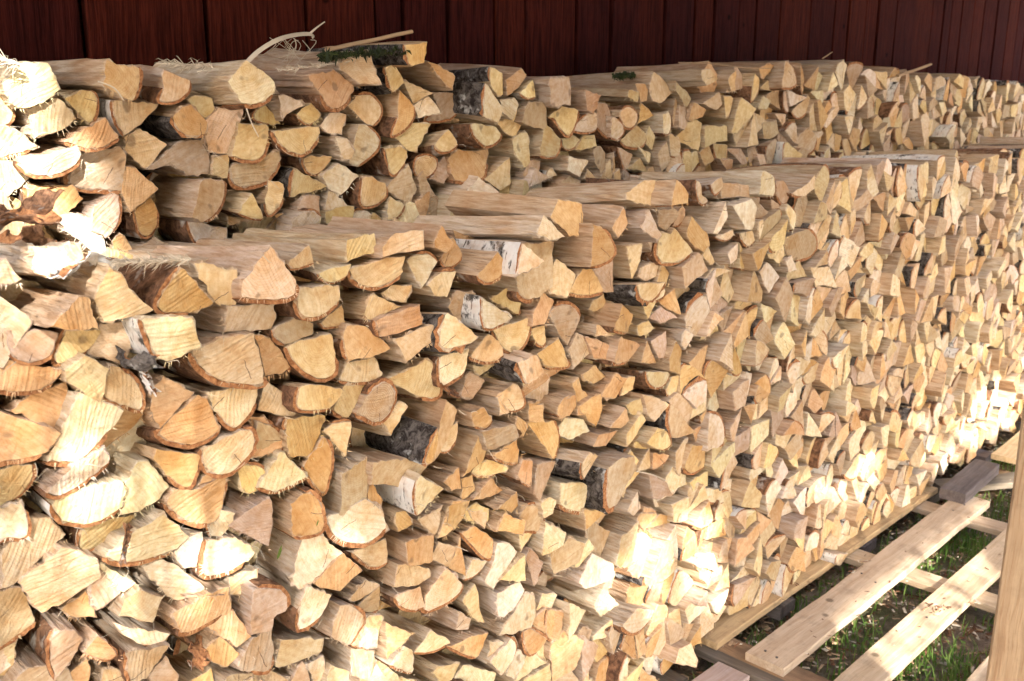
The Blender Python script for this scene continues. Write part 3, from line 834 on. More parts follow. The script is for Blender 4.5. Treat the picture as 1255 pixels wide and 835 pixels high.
SHORT = dict(l.split('|') for l in """sun-bleached square-cut|the sun-bleached square-cut top log
blocky log with reddish-brown bark|the blocky top log with red-brown bark edge
pale wedge pointing down|the white-barked wedge pointing down
largest pale log with a clean|the five-sided log under the curled splinter
half-round log lying flat|the dark-barked upper half-round
orange-faced log with mossy|the mossy black-barked topmost log
pale pointed log with rugged|the rugged black-barked log at the dip
small round log with clear|the small ringed round
dazzling sunlit log among|the dazzling log among bark scraps
log with a spread fan|the fan-faced top log
big log with a rust|the rust-sided top log
pale angular log with peeling|the peeling birch-barked log
broad smooth-faced|the broad smooth log with torn bark
tall orange board-like|the tall board-like orange log
very long pale log|the long log with three marks
large half-round log, flat|the large half-round under the top row
longest flat-sided|the longest top log
pale wedge with a long white|the long white-birch wedge
five-sided log with a dark knot|the dark-knotted log
long rough log|the splintery long top log
orange log with a smooth white|the orange birch-sided top log
long log with a pale quarter|the long quarter-round-ended top log
tall quarter-round log|the tall quarter-round by the wall
flat tan rectangular|the flat tan tilted log
smooth rectangular log directly|the smooth rectangular log
orange five-sided log pointing|the orange five-sided log
round log showing a full|the big ringed round log
upright leaf-shaped|the leaf-shaped orange log
pale oval log with|the pale ragged oval
slim upright log with sooty|the sooty-barked slim log
log with a dark whorled|the whorled-knot log
pale quarter-round log with speckled|the speckle-barked quarter-round
upright orange log with a gently|the upright wavy orange log
small creamy rounded|the small creamy block
heart-shaped|the heart-shaped log
tall narrow-footed|the narrow-footed black-barked log
squarish log with wavy|the wavy-grooved squarish log
long crescent-shaped|the sunlit crescent log
blinding-white|the blinding-white six-sided log
big brown-shadowed|the brown-shadowed log
sunlit broad log with a loose|the log with a bark curl
large leaning square|the large leaning log
log with broad dark saw|the saw-lined corner log
triangular log with brick|the brick-red-barked triangle
rounded log with a thin|the red-rimmed rounded log
sunlit log with a thick|the scalloped-bark log
big angular log with|the curved-crack log
rounded log split by|the Y-cracked log
wide flat log near|the wide flat bottom log
fan-shaped piece|the fan-shaped broken round
log with coarse sunlit|the coarse-ridged log
orange triangular log|the orange bleached triangle
rounded half log|the pale-rimmed half log
""".strip().splitlines())
rng = random.Random(7)
LOGS = []          # dicts: stack, P (x,z), B, yf, tone, label, px centroid, px area, traced
ox = oy = 0; s_ = 1.0
for line in TRACE.strip().splitlines():
    if line[0] == '@':
        a = line.split(); ox, oy, s_ = float(a[1]), float(a[2]), float(a[3]); continue
    lab = None
    if '|' in line: line, lab = line.split('|'); lab = lab.strip()
    a = line.split(); stack, tone, p = a[0], a[1], float(a[2])
    base = YF if stack == 'F' else YB
    yf = base-(p-2)*0.0085+rng.gauss(0, .003)
    px, B = [], []
    for t in a[3:]:
        m = re.match(r'(-?\d+),(-?\d+)([bwk]?)$', t)
        px.append((ox+int(m[1])/s_, oy+int(m[2])/s_)); B.append(m[3])
    P = [onY(x, y, yf) for x, y in px]
    c0 = np.mean(P, 0); P = [tuple(c0+(np.array(v)-c0)*1.035) for v in P]
    LOGS.append(dict(stack=stack, P=P, B=B, yf=yf, tone=tone, label=lab, pc=tuple(centroid(px)), pa=abs(parea(px)), traced=True, gap=False, n=len(P)))
NTR = len(LOGS)
# ---- the rest of both stacks: cells of a random packing, cut down to split-wood outlines
def prof(pl, Y):
    q = [onY(x, y, Y) for x, y in pl]; xs = [v[0] for v in q]; zs = [v[1] for v in q]
    return lambda X: float(np.interp(X, xs, zs))
topF = prof([(0, 345), (60, 330), (130, 328), (240, 325), (330, 305), (360, 300), (540, 292), (600, 290), (720, 268), (800, 250), (850, 238), (950, 222), (1060, 208), (1130, 200), (1200, 190), (1255, 186)], YF)
topB = prof([(0, 92), (60, 90), (180, 92), (330, 88), (420, 80), (520, 72), (560, 104), (600, 92), (700, 100), (760, 104), (830, 90), (1000, 80), (1100, 92), (1180, 100), (1255, 110)], YB)
def cells(sites, rmax):
    S = np.array(sites); out = []
    for i, s in enumerate(S):
        d = S-s; d2 = (d**2).sum(1); nb = np.argsort(d2)[1:22]
        poly = [s+np.array([rmax*math.cos(k*math.pi/4), rmax*math.sin(k*math.pi/4)]) for k in range(8)]
        for j in nb:
            if d2[j] > 4*rmax*rmax: break
            mid = (S[j]+s)/2; nn = S[j]-s; new = []
            for k in range(len(poly)):
                a, b = poly[k], poly[(k+1) % len(poly)]
                da, db = np.dot(a-mid, nn), np.dot(b-mid, nn)
                if da <= 0: new.append(a)
                if da*db < 0: new.append(a+(b-a)*(da/(da-db)))
            poly = new
            if len(poly) < 3: break
        out.append(poly if len(poly) >= 3 else None)
    return out
def simplify(poly, n):
    poly = [np.array(p) for p in poly]
    while len(poly) > n:
        best = None
        for i in range(len(poly)):
            a, b, c = poly[i-1], poly[i], poly[(i+1) % len(poly)]
            ar = abs((b[0]-a[0])*(c[1]-a[1])-(c[0]-a[0])*(b[1]-a[1]))
            if best is None or ar < best[0]: best = (ar, i)
        poly.pop(best[1])
    return poly
def split_poly(poly, rng):
    """cut a cell in two through its middle, as a wedge pair"""
    c = np.mean(poly, 0); a = rng.uniform(0, math.pi); nn = np.array([math.cos(a), math.sin(a)])
    A, B_ = [], []
    for k in range(len(poly)):
        p, q = poly[k], poly[(k+1) % len(poly)]; dp, dq = np.dot(p-c, nn), np.dot(q-c, nn)
        (A if dp <= 0 else B_).append(p)
        if dp*dq < 0:
            x = p+(q-p)*(dp/(dp-dq)); A.append(x); B_.append(x)
    return [g for g in (A, B_) if len(g) >= 3]
def in_poly(p, P):
    c = False; x, y = p
    for i in range(len(P)):
        x1, y1 = P[i]; x2, y2 = P[i-1]
        if (y1 > y) != (y2 > y) and x < (x2-x1)*(y-y1)/(y2-y1)+x1: c = not c
    return c
def edge_dist(p, P):
    m = 9
    for i in range(len(P)):
        a = np.array(P[i]); b = np.array(P[i-1]); d = b-a; t = max(0, min(1, np.dot(p-a, d)/max(np.dot(d, d), 1e-9)))
        m = min(m, np.linalg.norm(a+d*t-p))
    return m
def gen_stack(stack, Y, top, x0, x1, z0, spacing, avoid, yoff, rng, lo=False, botf=None):
    sites = []; grid = {}
    area = (x1-x0)*2.0; tries = int(area/(spacing**2)*22)
    tr = [(np.array([q for q in g['P']]), g) for g in LOGS if g['stack'] == stack and g['traced']] if avoid else []
    bb = [(P[:, 0].min()-.03, P[:, 0].max()+.03, P[:, 1].min()-.03, P[:, 1].max()+.03, P) for P, g in tr]
    for _ in range(tries):
        x = rng.uniform(x0, x1); zt = top(x)-0.035
        z = rng.uniform(z0, 2.1)
        if z > zt: continue
        r = spacing*rng.uniform(0.72, 1.12)
        gx, gz = int(x/0.06), int(z/0.06); ok = True
        for i in range(gx-2, gx+3):
            for j in range(gz-2, gz+3):
                for (a, b, rr) in grid.get((i, j), ()):
                    if (a-x)**2+(b-z)**2 < (0.5*(r+rr))**2: ok = False; break
                if not ok: break
            if not ok: break
        if not ok: continue
        near = False
        for (a, b, c, d, P) in bb:
            if a < x < b and c < z < d:
                if in_poly((x, z), P) or edge_dist(np.array((x, z)), P) < 0.036: ok = False; break
                if edge_dist(np.array((x, z)), P) < 0.05: near = True
        if not ok: continue
        grid.setdefault((gx, gz), []).append((x, z, r)); sites.append((x, z, near))
    # rows above the top keep the cells closed
    cl = cells([s[:2] for s in sites], spacing*0.95)
    for (x, z, near), poly in zip(sites, cl):
        if poly is None: continue
        parts = split_poly(poly, rng) if abs(parea(poly)) > 0.0062 and rng.random() < 0.75 else [poly]
        for q in parts:
            if abs(parea(q)) < 0.0006: continue
            q = simplify(q, rng.choices((3, 4, 5), (0.42, 0.42, 0.16))[0])
            c = centroid(q)
            q = [c+(v-c)*rng.uniform(0.99, 1.05) for v in q]
            n = len(q); B = ['']*n
            if rng.random() < 0.5:           # one rounded side
                k = rng.randrange(n)
                if rng.random() < 0.55:      # bark towards the left, where it shows
                    k = min(range(n), key=lambda e: (q[e][0]+q[(e+1) % n][0])-0.7*(q[e][1]+q[(e+1) % n][1]))
                a, b = q[k], q[(k+1) % n]; d = b-a; ln = np.linalg.norm(d)
                nn = np.array([d[1], -d[0]])/max(ln, 1e-6)
                if parea(q) < 0: nn = -nn
                h = ln*rng.uniform(.10, .2)
                let = rng.choices(('b', 'w', 'k', ''), (0.44, 0.20, 0.26, 0.10))[0]
                ins = [a+d*.28+nn*h*.8, a+d*.72+nn*h*.8]
                q = q[:k+1]+ins+q[k+1:]; B = B[:k]+[let]*3+B[k+1:]
            yy = Y+yoff+rng.gauss(0, .017)+(0.04 if near else 0.0)
            pxs = [proj(v[0], yy, v[1]) for v in q]
            LOGS.append(dict(stack=stack, P=q, B=B, yf=yy, tone=rng.choices('pyot', (0.3, 0.34, 0.18, 0.18))[0], label=None,
                             pc=tuple(centroid(pxs)), pa=abs(parea(pxs)), traced=False, gap=lo, n=n))
BOT = 0.125
gen_stack('F', YF, topF, -0.35, 8.6, BOT+0.03, 0.074, True, 0.0, random.Random(21))
gen_stack('B', YB, topB, -0.35, 9.6, 1.12, 0.074, True, 0.0, random.Random(22))
gen_stack('F', YF, lambda x: topF(x)-0.05, -0.2, 4.6, BOT+0.03, 0.085, False, 0.14, random.Random(23), lo=True)
gen_stack('B', YB, lambda x: topB(x)-0.05, -0.2, 4.6, 1.15, 0.085, False, 0.14, random.Random(24), lo=True)
# ---- which logs are individuals: the 300 that show largest
def vis(g):
    x, y = g['pc']
    if g['gap'] or not (-25 < x < 1275 and 0 < y < 855): return 0
    if x > 1205 and y > 700: return 0
    fx = 1.0
    if not g['traced']: fx = 0.8
    if x < 25 or y > 815 or x > 1240: fx *= 0.5
    return g['pa']*fx
order = sorted(range(len(LOGS)), key=lambda i: -vis(LOGS[i]))
IND = set(order[:300]) | {i for i, g in enumerate(LOGS) if g['label']}
print('LOGS', len(LOGS), 'traced', NTR, 'smallest individual px2', vis(LOGS[order[299]]), 'mean traced area', np.mean([abs(parea(g['P'])) for g in LOGS[:NTR]]), 'gen', np.mean([abs(parea(g['P'])) for g in LOGS[NTR:] if not g['gap']]))
# ---- labels: landmark logs by hand, the others by look and place beside the nearest landmark
marks = []
for i, g in enumerate(LOGS):
    if g['label']:
        sh = next((v for k, v in SHORT.items() if k in g['label']), None)
        if sh is None: print('NO SHORT', g['label']); continue
        marks.append((i, g, sh))
def secname(dx, dy):
    a = math.degrees(math.atan2(-dy, dx)) % 360
    return ['right of', 'above and right of', 'above', 'above and left of', 'left of', 'below and left of', 'below', 'below and right of'][int(((a+22.5) % 360)//45)]
TONEW = {'p': 'pale cream', 'y': 'honey-yellow', 'o': 'orange-tan', 't': 'dull brown', 'r': 'ringed'}
def shapew(g):
    nb = sum(1 for b in g['B'] if b)
    if nb >= len(g['B']): return 'round log'
    q = np.array(g['P']); w_, h_ = np.ptp(q[:, 0]), np.ptp(q[:, 1])
    if nb >= 3: s = 'half-round' if max(w_, h_) > 1.5*min(w_, h_) else 'quarter-round'
    elif g['n'] == 3 or len(g['P']) == 3: s = 'triangular'
    elif len(g['P']) == 4: s = 'four-sided'
    else: s = 'many-sided'
    return s+' log'
slots = {}
for i in sorted(IND):
    g = LOGS[i]
    if g['label']: continue
    x, y = g['pc']; cand = sorted(marks, key=lambda m: (m[1]['pc'][0]-x)**2+(m[1]['pc'][1]-y)**2+(0 if m[1]['stack'] == g['stack'] else 6000))
    m = cand[0]; s = secname(x-m[1]['pc'][0], y-m[1]['pc'][1])
    slots.setdefault((m[0], s, m[2]), []).append(((x-m[1]['pc'][0])**2+(y-m[1]['pc'][1])**2, i))
ORD = ['nearest', 'second', 'third', 'fourth', 'fifth', 'sixth', 'seventh', 'eighth', 'ninth', 'tenth', 'eleventh', 'twelfth', 'thirteenth', 'fourteenth', 'fifteenth', 'sixteenth', 'seventeenth', 'eighteenth', 'nineteenth', 'twentieth']
for (mi, s, sh), lst in slots.items():
    lst.sort()
    for k, (_, i) in enumerate(lst):
        g = LOGS[i]; kinds = {b for b in g['B'] if b}
        rank = ('just' if len(lst) == 1 else ORD[k]+' one') if k < 20 else 'far'
        lb = f"{TONEW[g['tone']]} {shapew(g)}, {rank} {s} {sh}"
        g['label'] = lb if len(lb.split()) <= 16 else lb.replace('many-sided ', '').replace('four-sided ', '').replace('triangular ', '').replace('quarter-round log', 'log').replace('half-round log', 'log')
for g in LOGS:
    if g['label'] and len(g['label'].split()) > 16: print('LONG', g['label'])
# ---- build
def geo_attrs(geos):
    V, LPv, Fc, MI, SD, TN, RG = [], [], [], [], [], [], []
    for (v, lp, f, mi, seed, tn, rk) in geos:
        b = len(V); V += v; LPv += lp; Fc += [tuple(a+b for a in q) for q in f]; MI += mi
        SD += [seed]*len(v); TN += [(tn[0], tn[1], tn[2], 1.0)]*len(v); RG += [rk]*len(v)
    return V, Fc, MI, {'lp': ('FLOAT_VECTOR', LPv), 'seed': ('FLOAT', SD), 'tone': ('FLOAT_COLOR', TN), 'ring': ('FLOAT', RG)}
stuffF, stuffB = [], []
LRNG = random.Random(99)
for i, g in enumerate(LOGS):
    r = random.Random(1000+i)
    ln = r.uniform(0.34, 0.39)
    ln = min(ln, (YB-0.005-g['yf']) if g['stack'] == 'F' and not g['gap'] else 0.5)
    hi = (not g['gap']) and -120 < g['pc'][0] < 1290
    tilt = None
    body, bark, cen = log_geo(g['P'], g['B'], g['yf'], ln, r, g['tone'], 1.0 if g['tone'] == 'r' else r.choice((0.05, 0.1, 0.2, 0.35)), hi, seg=0.008 if g['pa'] > 1400 else 0.011 if g['pc'][0] < 800 else 0.018, dzb=(-0.024 if g['stack'] == 'F' else 0.0))
    if i in IND:
        V, F_, MI, A = geo_attrs([body])
        o3 = np.array([cen[0], g['yf'], cen[1]])
        V = [tuple(np.array(v)-o3) for v in V]
        o = link_mesh('firewood_log', V, F_, LOGMATS, MI, A); o.location = tuple(o3)
        tag(o, g['label'], 'firewood log', 'split logs stacked in the front woodpile' if g['stack'] == 'F' else 'split logs stacked in the woodpile against the red wall')
        if bark:
            V, F_, MI, A = geo_attrs([bark]); V = [tuple(np.array(v)-o3) for v in V]
            link_mesh('bark', V, F_, LOGMATS, MI, A, parent=o)
    else:
        stuffF.append(body)
        if bark: stuffF.append(bark)
V, F_, MI, A = geo_attrs(stuffF)
tag(link_mesh('firewood_pile', V, F_, LOGMATS, MI, A), 'countless smaller split logs filling the two woodpiles, receding to the far right', 'firewood', kind='stuff')
print('stuff verts', len(V))
# ------------------------------------------------------------------ boards
def board(name, L, W, T, mat, parent=None, rng=None, nx=10, warp=0.0015, bev=0.002):
    """sawn board, long axis X, centred on x, top at z=0"""
    rng = rng or random.Random(1); V, F_ = [], []
    sec = [(-W/2, -T), (-W/2, -bev), (-W/2+bev, 0), (0, 0.0004), (W/2-bev, 0), (W/2, -bev), (W/2, -T), (0, -T)]
    n = len(sec); wy = [rng.gauss(0, warp) for _ in range(nx+1)]; wz = [rng.gauss(0, warp*.6) for _ in range(nx+1)]
    for k in range(nx+1):
        x = -L/2+L*k/nx
        if k == 0 or k == nx: x += 0
        for (y, z) in sec: V.append((x+rng.gauss(0, .0006), y+wy[k], z+wz[k]))
    for k in range(nx):
        for i in range(n):
            j = (i+1) % n; F_.append((k*n+i, (k+1)*n+i, (k+1)*n+j, k*n+j))
    F_.append(tuple(range(n))[::1]); F_.append(tuple(nx*n+i for i in range(n))[::-1])
    return link_mesh(name, V, F_, [mat], parent=parent)
def place_board(name, a, b, W, T, mat, ztop, parent=None, rng=None, tiltz=0.0, **k):
    a, b = Vector((a[0], a[1], 0)), Vector((b[0], b[1], 0)); d = b-a
    o = board(name, d.length, W, T, mat, parent, rng, **k)
    m = (a+b)/2; o.location = (m.x, m.y, ztop)
    if parent: o.location = Vector((m.x, m.y, ztop))-parent.location
    o.rotation_euler = (0, tiltz, math.atan2(d.y, d.x)); return o
r3 = random.Random(5)
ZT = 0.12
def G(px, py, z=ZT): return onZ(px, py, z)
# long plank A (top surface corners from the photograph)
al, ar = G(914, 797), G(959, 822); fl, fr = G(1177, 604), G(1212, 614)
def mid(a, b): return (a+b)/2
pal = empty('pallet', (2.6, 1.2, 0)); tag(pal, 'pale wooden pallet with open board gaps beside the foot of the woodpile', 'pallet')
WA = (al-ar).length*0.95
place_board('deck_board', mid(al, ar), mid(fl, fr), WA, 0.026, M_PLANK, ZT, pal, r3)
bl0, br0 = G(1023, 827), G(1083, 835); bl1, br1 = G(1221, 652), G(1238, 672)
d = (mid(fl, fr)-mid(al, ar)).normalized()
cB = G(1120, 772); print('boards', al, ar, fl, fr, WA, 'B', bl0, br0, bl1, cB)
b0 = cB-d*0.75; b1 = cB+d*2.0
place_board('deck_board', b0, b1, 0.105, 0.024, M_PLANK, ZT-0.002, pal, r3)
cS = G(885, 786); cS2 = G(1120, 620)      # outer edge of the board under the stack
place_board('deck_board', (cS.x-0.02, cS.y+.055), (cS2.x+0.25, cS2.y+.055), 0.10, 0.022, M_RAIL, ZT-0.001, pal, r3)
cN = G(895, 822)
place_board('deck_board', (cN.x-1.6, cN.y+.0), (cN.x+0.02, cN.y), 0.105, 0.024, M_PLANK, ZT-0.001, pal, r3)
for q, (yy) in enumerate((0.72, 0.55)):
    place_board('deck_board', (2.0, yy), (4.4, yy), 0.10, 0.024, M_PLANK, ZT-0.003, pal, r3)
for k, (px, py, mt) in enumerate(((1180, 632, M_PLANK), (1165, 718, M_PLANK), (985, 832, M_DAMP), (880, 795, M_GREY))):
    c = G(px, py, ZT-0.027)
    place_board('cross_board', (c.x, 0.35), (c.x, 1.9), 0.095, 0.022, mt, ZT-0.027, pal, r3)
for xx in (2.75, 3.55, 4.4, 1.9):
    for yy in (1.28, 0.62):
        b = board('block', 0.14, 0.09, 0.066, M_DAMP, pal, r3, nx=2); b.location = Vector((xx, yy, ZT-0.0495))-pal.location
p2 = empty('pallet', (2.0, 1.6, 0)); tag(p2, 'weathered pallet mostly hidden beneath the front woodpile', 'pallet')
for yy in (1.52, 1.65, 1.78):
    place_board('deck_board', (-0.6, yy), (8.5, yy), 0.10, 0.022, M_DAMP, ZT-0.002, p2, r3, nx=30)
for xx in np.arange(-0.4, 8.5, 0.62):
    place_board('cross_board', (xx, 1.36), (xx, 1.95), 0.10, 0.04, M_GREY, ZT-0.028, p2, r3, nx=4)
def nail(p):
    V = [(0, 0, .0025)]+[(.004*math.cos(k*.785), .004*math.sin(k*.785), .0018) for k in range(8)]+[(.004*math.cos(k*.785), .004*math.sin(k*.785), -.002) for k in range(8)]
    F_ = [(0, 1+k, 1+(k+1) % 8) for k in range(8)]+[(1+k, 9+k, 9+(k+1) % 8, 1+(k+1) % 8) for k in range(8)]
    o = link_mesh('nail', V, F_, [M_NAIL], parent=pal); o.location = p-pal.location
_s = NT('nail_steel', .5, .5); M_NAIL = _s.done((0.09, 0.07, 0.06, 1))
for (px, py) in ((1168, 626), (1182, 619), (1056, 703), (1073, 714), (938, 798), (952, 806), (1120, 745), (1136, 757), (1208, 672)): nail(G(px, py, ZT+.0005))
# weathered grey beam end and loose boards behind the pallet
c = G(1190, 580, 0.16)
ga, gb2 = G(1168, 602, .165), G(1210, 566, .165)
gb = place_board('grey_beam', (ga.x, ga.y), (gb2.x, gb2.y), 0.10, 0.045, M_GREY, 0.167, None, r3); tag(gb, 'short weathered grey beam lying across the far end of the pallet', 'beam')
gb = place_board('grey_board', (c.x-0.10, c.y+.10), (c.x+0.45, c.y-.28), 0.10, 0.025, M_GREY, 0.112, None, r3); tag(gb, 'dark weathered board under the short grey beam', 'board')
gb = place_board('sunlit_board', (c.x+0.3, c.y-.05), (c.x+1.7, c.y-.02), 0.14, 0.025, M_PLANK, 0.16, None, r3); tag(gb, 'pale sunlit board behind the post beyond the grey beam', 'board')
# post
pd = Vector((ray(1232, 640).x, ray(1232, 640).y, 0)).normalized()
pside = Vector((ray(1208, 835).x, ray(1208, 835).y, 0)).normalized()*2.15
perp = Vector((pd.y, -pd.x, 0))
pc = pside+perp*0.075
post = board('roof_post', 3.3, 0.15, 0.12, M_POST, None, r3, nx=24, warp=.0012, bev=.004)
post.rotation_euler = (0, -math.pi/2, 0)
post.rotation_euler = Matrix(((0, -perp.x, -pd.x), (0, -perp.y, -pd.y), (1, 0, 0))).to_euler()
post.location = (pc.x, pc.y, 1.6)
tag(post, 'square light-brown pine post holding up the shelter roof', 'post')
# ------------------------------------------------------------------ red wall
YW = 2.36
seams = [-40, 28+78, 256, 378, 463, 551, 646, 709, 785, 853, 906, 957, 1024, 1061, 1097, 1120, 1142, 1165, 1192, 1220, 1246]
xs = [onY(p, 45, YW)[0] for p in seams]; print('seam widths', [round(b-a, 3) for a, b in zip(xs, xs[1:])])
while xs[-1] < 13: xs.append(xs[-1]+r3.uniform(.13, .2))
xs = sorted(xs+[(a+b)/2+r3.uniform(-.04, .04) for a, b in zip(xs[4:], xs[5:]) if b-a > .27])
xs = [xs[0]-.9, xs[0]-.6, xs[0]-.3]+xs
wall = empty('barn_wall', (4, YW, 0)); tag(wall, 'dark red barn wall of vertical rough boards behind the woodpiles', 'wall')
for k, (a, b) in enumerate(zip(xs, xs[1:])):
    W = b-a-r3.uniform(.008, .016)
    o = board('wall_board', 3.4, W, 0.028, M_RED, wall, r3, nx=10, warp=.0012, bev=.003)
    o.rotation_euler = Matrix(((0, 1, 0), (0, 0, -1), (-1, 0, 0))).to_euler()
    o.location = Vector(((a+b)/2, YW+r3.uniform(0, .012), 1.65))-wall.location
bk = board('backing', 14, 3.4, 0.02, M_RED, wall, r3, nx=2); bk.rotation_euler = (math.pi/2, 0, 0); bk.location = Vector((6, YW+0.075, 1.65))-wall.location
# ------------------------------------------------------------------ shelter roof (above the frame)
roof = empty('shelter_roof', (4, 1, 3.1)); tag(roof, 'open board roof sheltering the woodpiles, above the picture', 'roof')
for k in range(11):
    y = 2.35-k*0.19
    o = place_board('roof_board', (-1.6, y), (12, y), 0.185, 0.022, M_ROOF, 2.98+0.16*(k*0.19), roof, r3, nx=20)
    o.location.z = (2.98+0.16*(k*0.19))-3.1
# ------------------------------------------------------------------ ground
def ground():
    s = NT('ground_soil', 0.95, 0.1)
    oc = s.n('ShaderNodeTexCoord').outputs['Object']
    a = s.noise(oc, 3.2, 5, 0.6); b_ = s.noise(oc, 45, 4, 0.65); f = s.noise(oc, 260, 2, 0.6)
    c = s.mix(s.rampf(b_, .35, .65), (0.19, 0.135, 0.095), (0.36, 0.27, 0.19))
    c = s.mix(s.math('MULTIPLY', s.rampf(a, .48, .62), .7), c, (0.07, 0.095, 0.03))
    c = s.mix(s.math('MULTIPLY', s.rampf(f, .55, .7), .5), c, (0.32, 0.24, 0.15))
    x, y, z = s.sep(oc)[0:3]
    far = s.rampf(s.math('ADD', s.math('MULTIPLY', y, -1.0), s.math('MULTIPLY', a, 0.8)), 0.9, 1.6)   # unseen pale yard, added to bounce warm light into the shelter
    c = s.mix(far, c, s.mix(s.rampf(b_, .35, .65), (0.38, 0.31, 0.23), (0.50, 0.42, 0.32)))
    m = s.done(c, s.bump(s.math('ADD', b_, f), 0.012, 0.8))
    V, F_ = [], []
    # fine near the pallet, coarse out to the horizon
    gx = sorted(set(list(np.linspace(-400, 0, 12))+list(np.linspace(0, 7, 110))+list(np.linspace(7, 400, 12))))
    gy = sorted(set(list(np.linspace(-400, 0, 12))+list(np.linspace(0, 2.4, 50))+list(np.linspace(2.4, 400, 12))))
    rr = random.Random(3)
    for y in gy:
        for x in gx:
            h = 0.0
            if 0 < x < 7 and 0 < y < 2.4: h = 0.012*math.sin(x*5.1+y*3)+0.01*math.sin(y*9-x*2)+rr.gauss(0, .004)
            V.append((x, y, h-0.005))
    n = len(gx)
    for j in range(len(gy)-1):
        for i in range(n-1): F_.append((j*n+i, j*n+i+1, (j+1)*n+i+1, (j+1)*n+i))
    tag(link_mesh('ground', V, F_, [m], smooth=True), kind='structure')
ground()
# grass between the boards
def leafmat(name, c0, c1, trans=0.25):
    s = NT(name, 0.6, 0.25)
    ob = s.n('ShaderNodeNewGeometry').outputs['Random Per Island']
    c = s.mix(ob, c0, c1); m = s.done(c)
    tr = s.n('ShaderNodeBsdfTranslucent'); s.t.links.new(c, tr.inputs[0]); mx = s.n('ShaderNodeMixShader'); mx.inputs[0].default_value = trans
    s.t.links.new(s.b.outputs[0], mx.inputs[1]); s.t.links.new(tr.outputs[0], mx.inputs[2]); s.t.links.new(mx.outputs[0], s.t.nodes['Material Output'].inputs[0])
    return m
M_GRASS = leafmat('grass_blades', (0.08, 0.18, 0.025), (0.20, 0.27, 0.065), .35)
M_LEAF = leafmat('shade_tree_leaves', (0.035, 0.075, 0.015), (0.08, 0.13, 0.03), .2)
def fill_grass():
    r = random.Random(11); V, F_ = [], []
    clumps = [(r.uniform(2.2, 5.2), r.uniform(0.6, 1.45), r.uniform(.03, .10)) for _ in range(120)]
    clumps += [(G(1145, 745, 0).x, G(1145, 745, 0).y, .1), (G(1190, 675, 0).x, G(1190, 675, 0).y, .08), (G(1225, 590, 0).x, G(1225, 590, 0).y, .1), (4.6, 1.3, .1), (2.62, 1.42, .03), (G(930, 800, 0).x, G(930, 800, 0).y, .04)]
    for (cx, cy, cr) in clumps:
        for _ in range(int(300*cr)+25):
            x, y = r.gauss(cx, cr), r.gauss(cy, cr); h = r.uniform(.025, .085); a = r.uniform(0, 6.28); ln = r.uniform(.2, .9)*h; w_ = r.uniform(.0012, .003)
            dx, dy = math.cos(a), math.sin(a); b = len(V)
            if y > 1.40: continue
            V += [(x-dy*w_, y+dx*w_, -.01), (x+dy*w_, y-dx*w_, -.01), (x-dy*w_*.8+dx*ln*.35, y+dx*w_*.8+dy*ln*.35, h*.6), (x+dy*w_*.8+dx*ln*.35, y-dx*w_*.8+dy*ln*.35, h*.6), (x+dx*ln, y+dy*ln, h)]
            F_ += [(b, b+1, b+3, b+2), (b+2, b+3, b+4)]
    # low broad leaves of weeds
    for _ in range(700):
        cx, cy, cr = r.choice(clumps); x, y = r.gauss(cx, cr), r.gauss(cy, cr); h = r.uniform(.01, .07); a = r.uniform(0, 6.28); s = r.uniform(.005, .013)
        if y > 1.4: continue
        dx, dy = math.cos(a), math.sin(a); b = len(V); t = r.uniform(-.5, .5)*s
        V += [(x, y, h), (x+dx*s-dy*s*.6, y+dy*s+dx*s*.6, h+t), (x+dx*2*s, y+dy*2*s, h+t*.5), (x+dx*s+dy*s*.6, y+dy*s-dx*s*.6, h+t)]
        F_ += [(b, b+1, b+2, b+3)]
    tag(link_mesh('grass', V, F_, [M_GRASS]), 'short green grass and weeds growing up between the pallet boards', 'grass', kind='stuff')
fill_grass()
def solid(name, c, rough=.85):
    s = NT(name, rough, .15); ob = s.n('ShaderNodeNewGeometry').outputs['Random Per Island']
    return s.done(s.mix(ob, tuple(v*.55 for v in c), c))
M_CHIP = solid('chips', (0.50, 0.34, 0.2)); M_CHIPB = solid('bark_chips', (0.22, 0.11, 0.06)); M_CHIPW = solid('pale_splinters', (0.70, 0.60, 0.46))
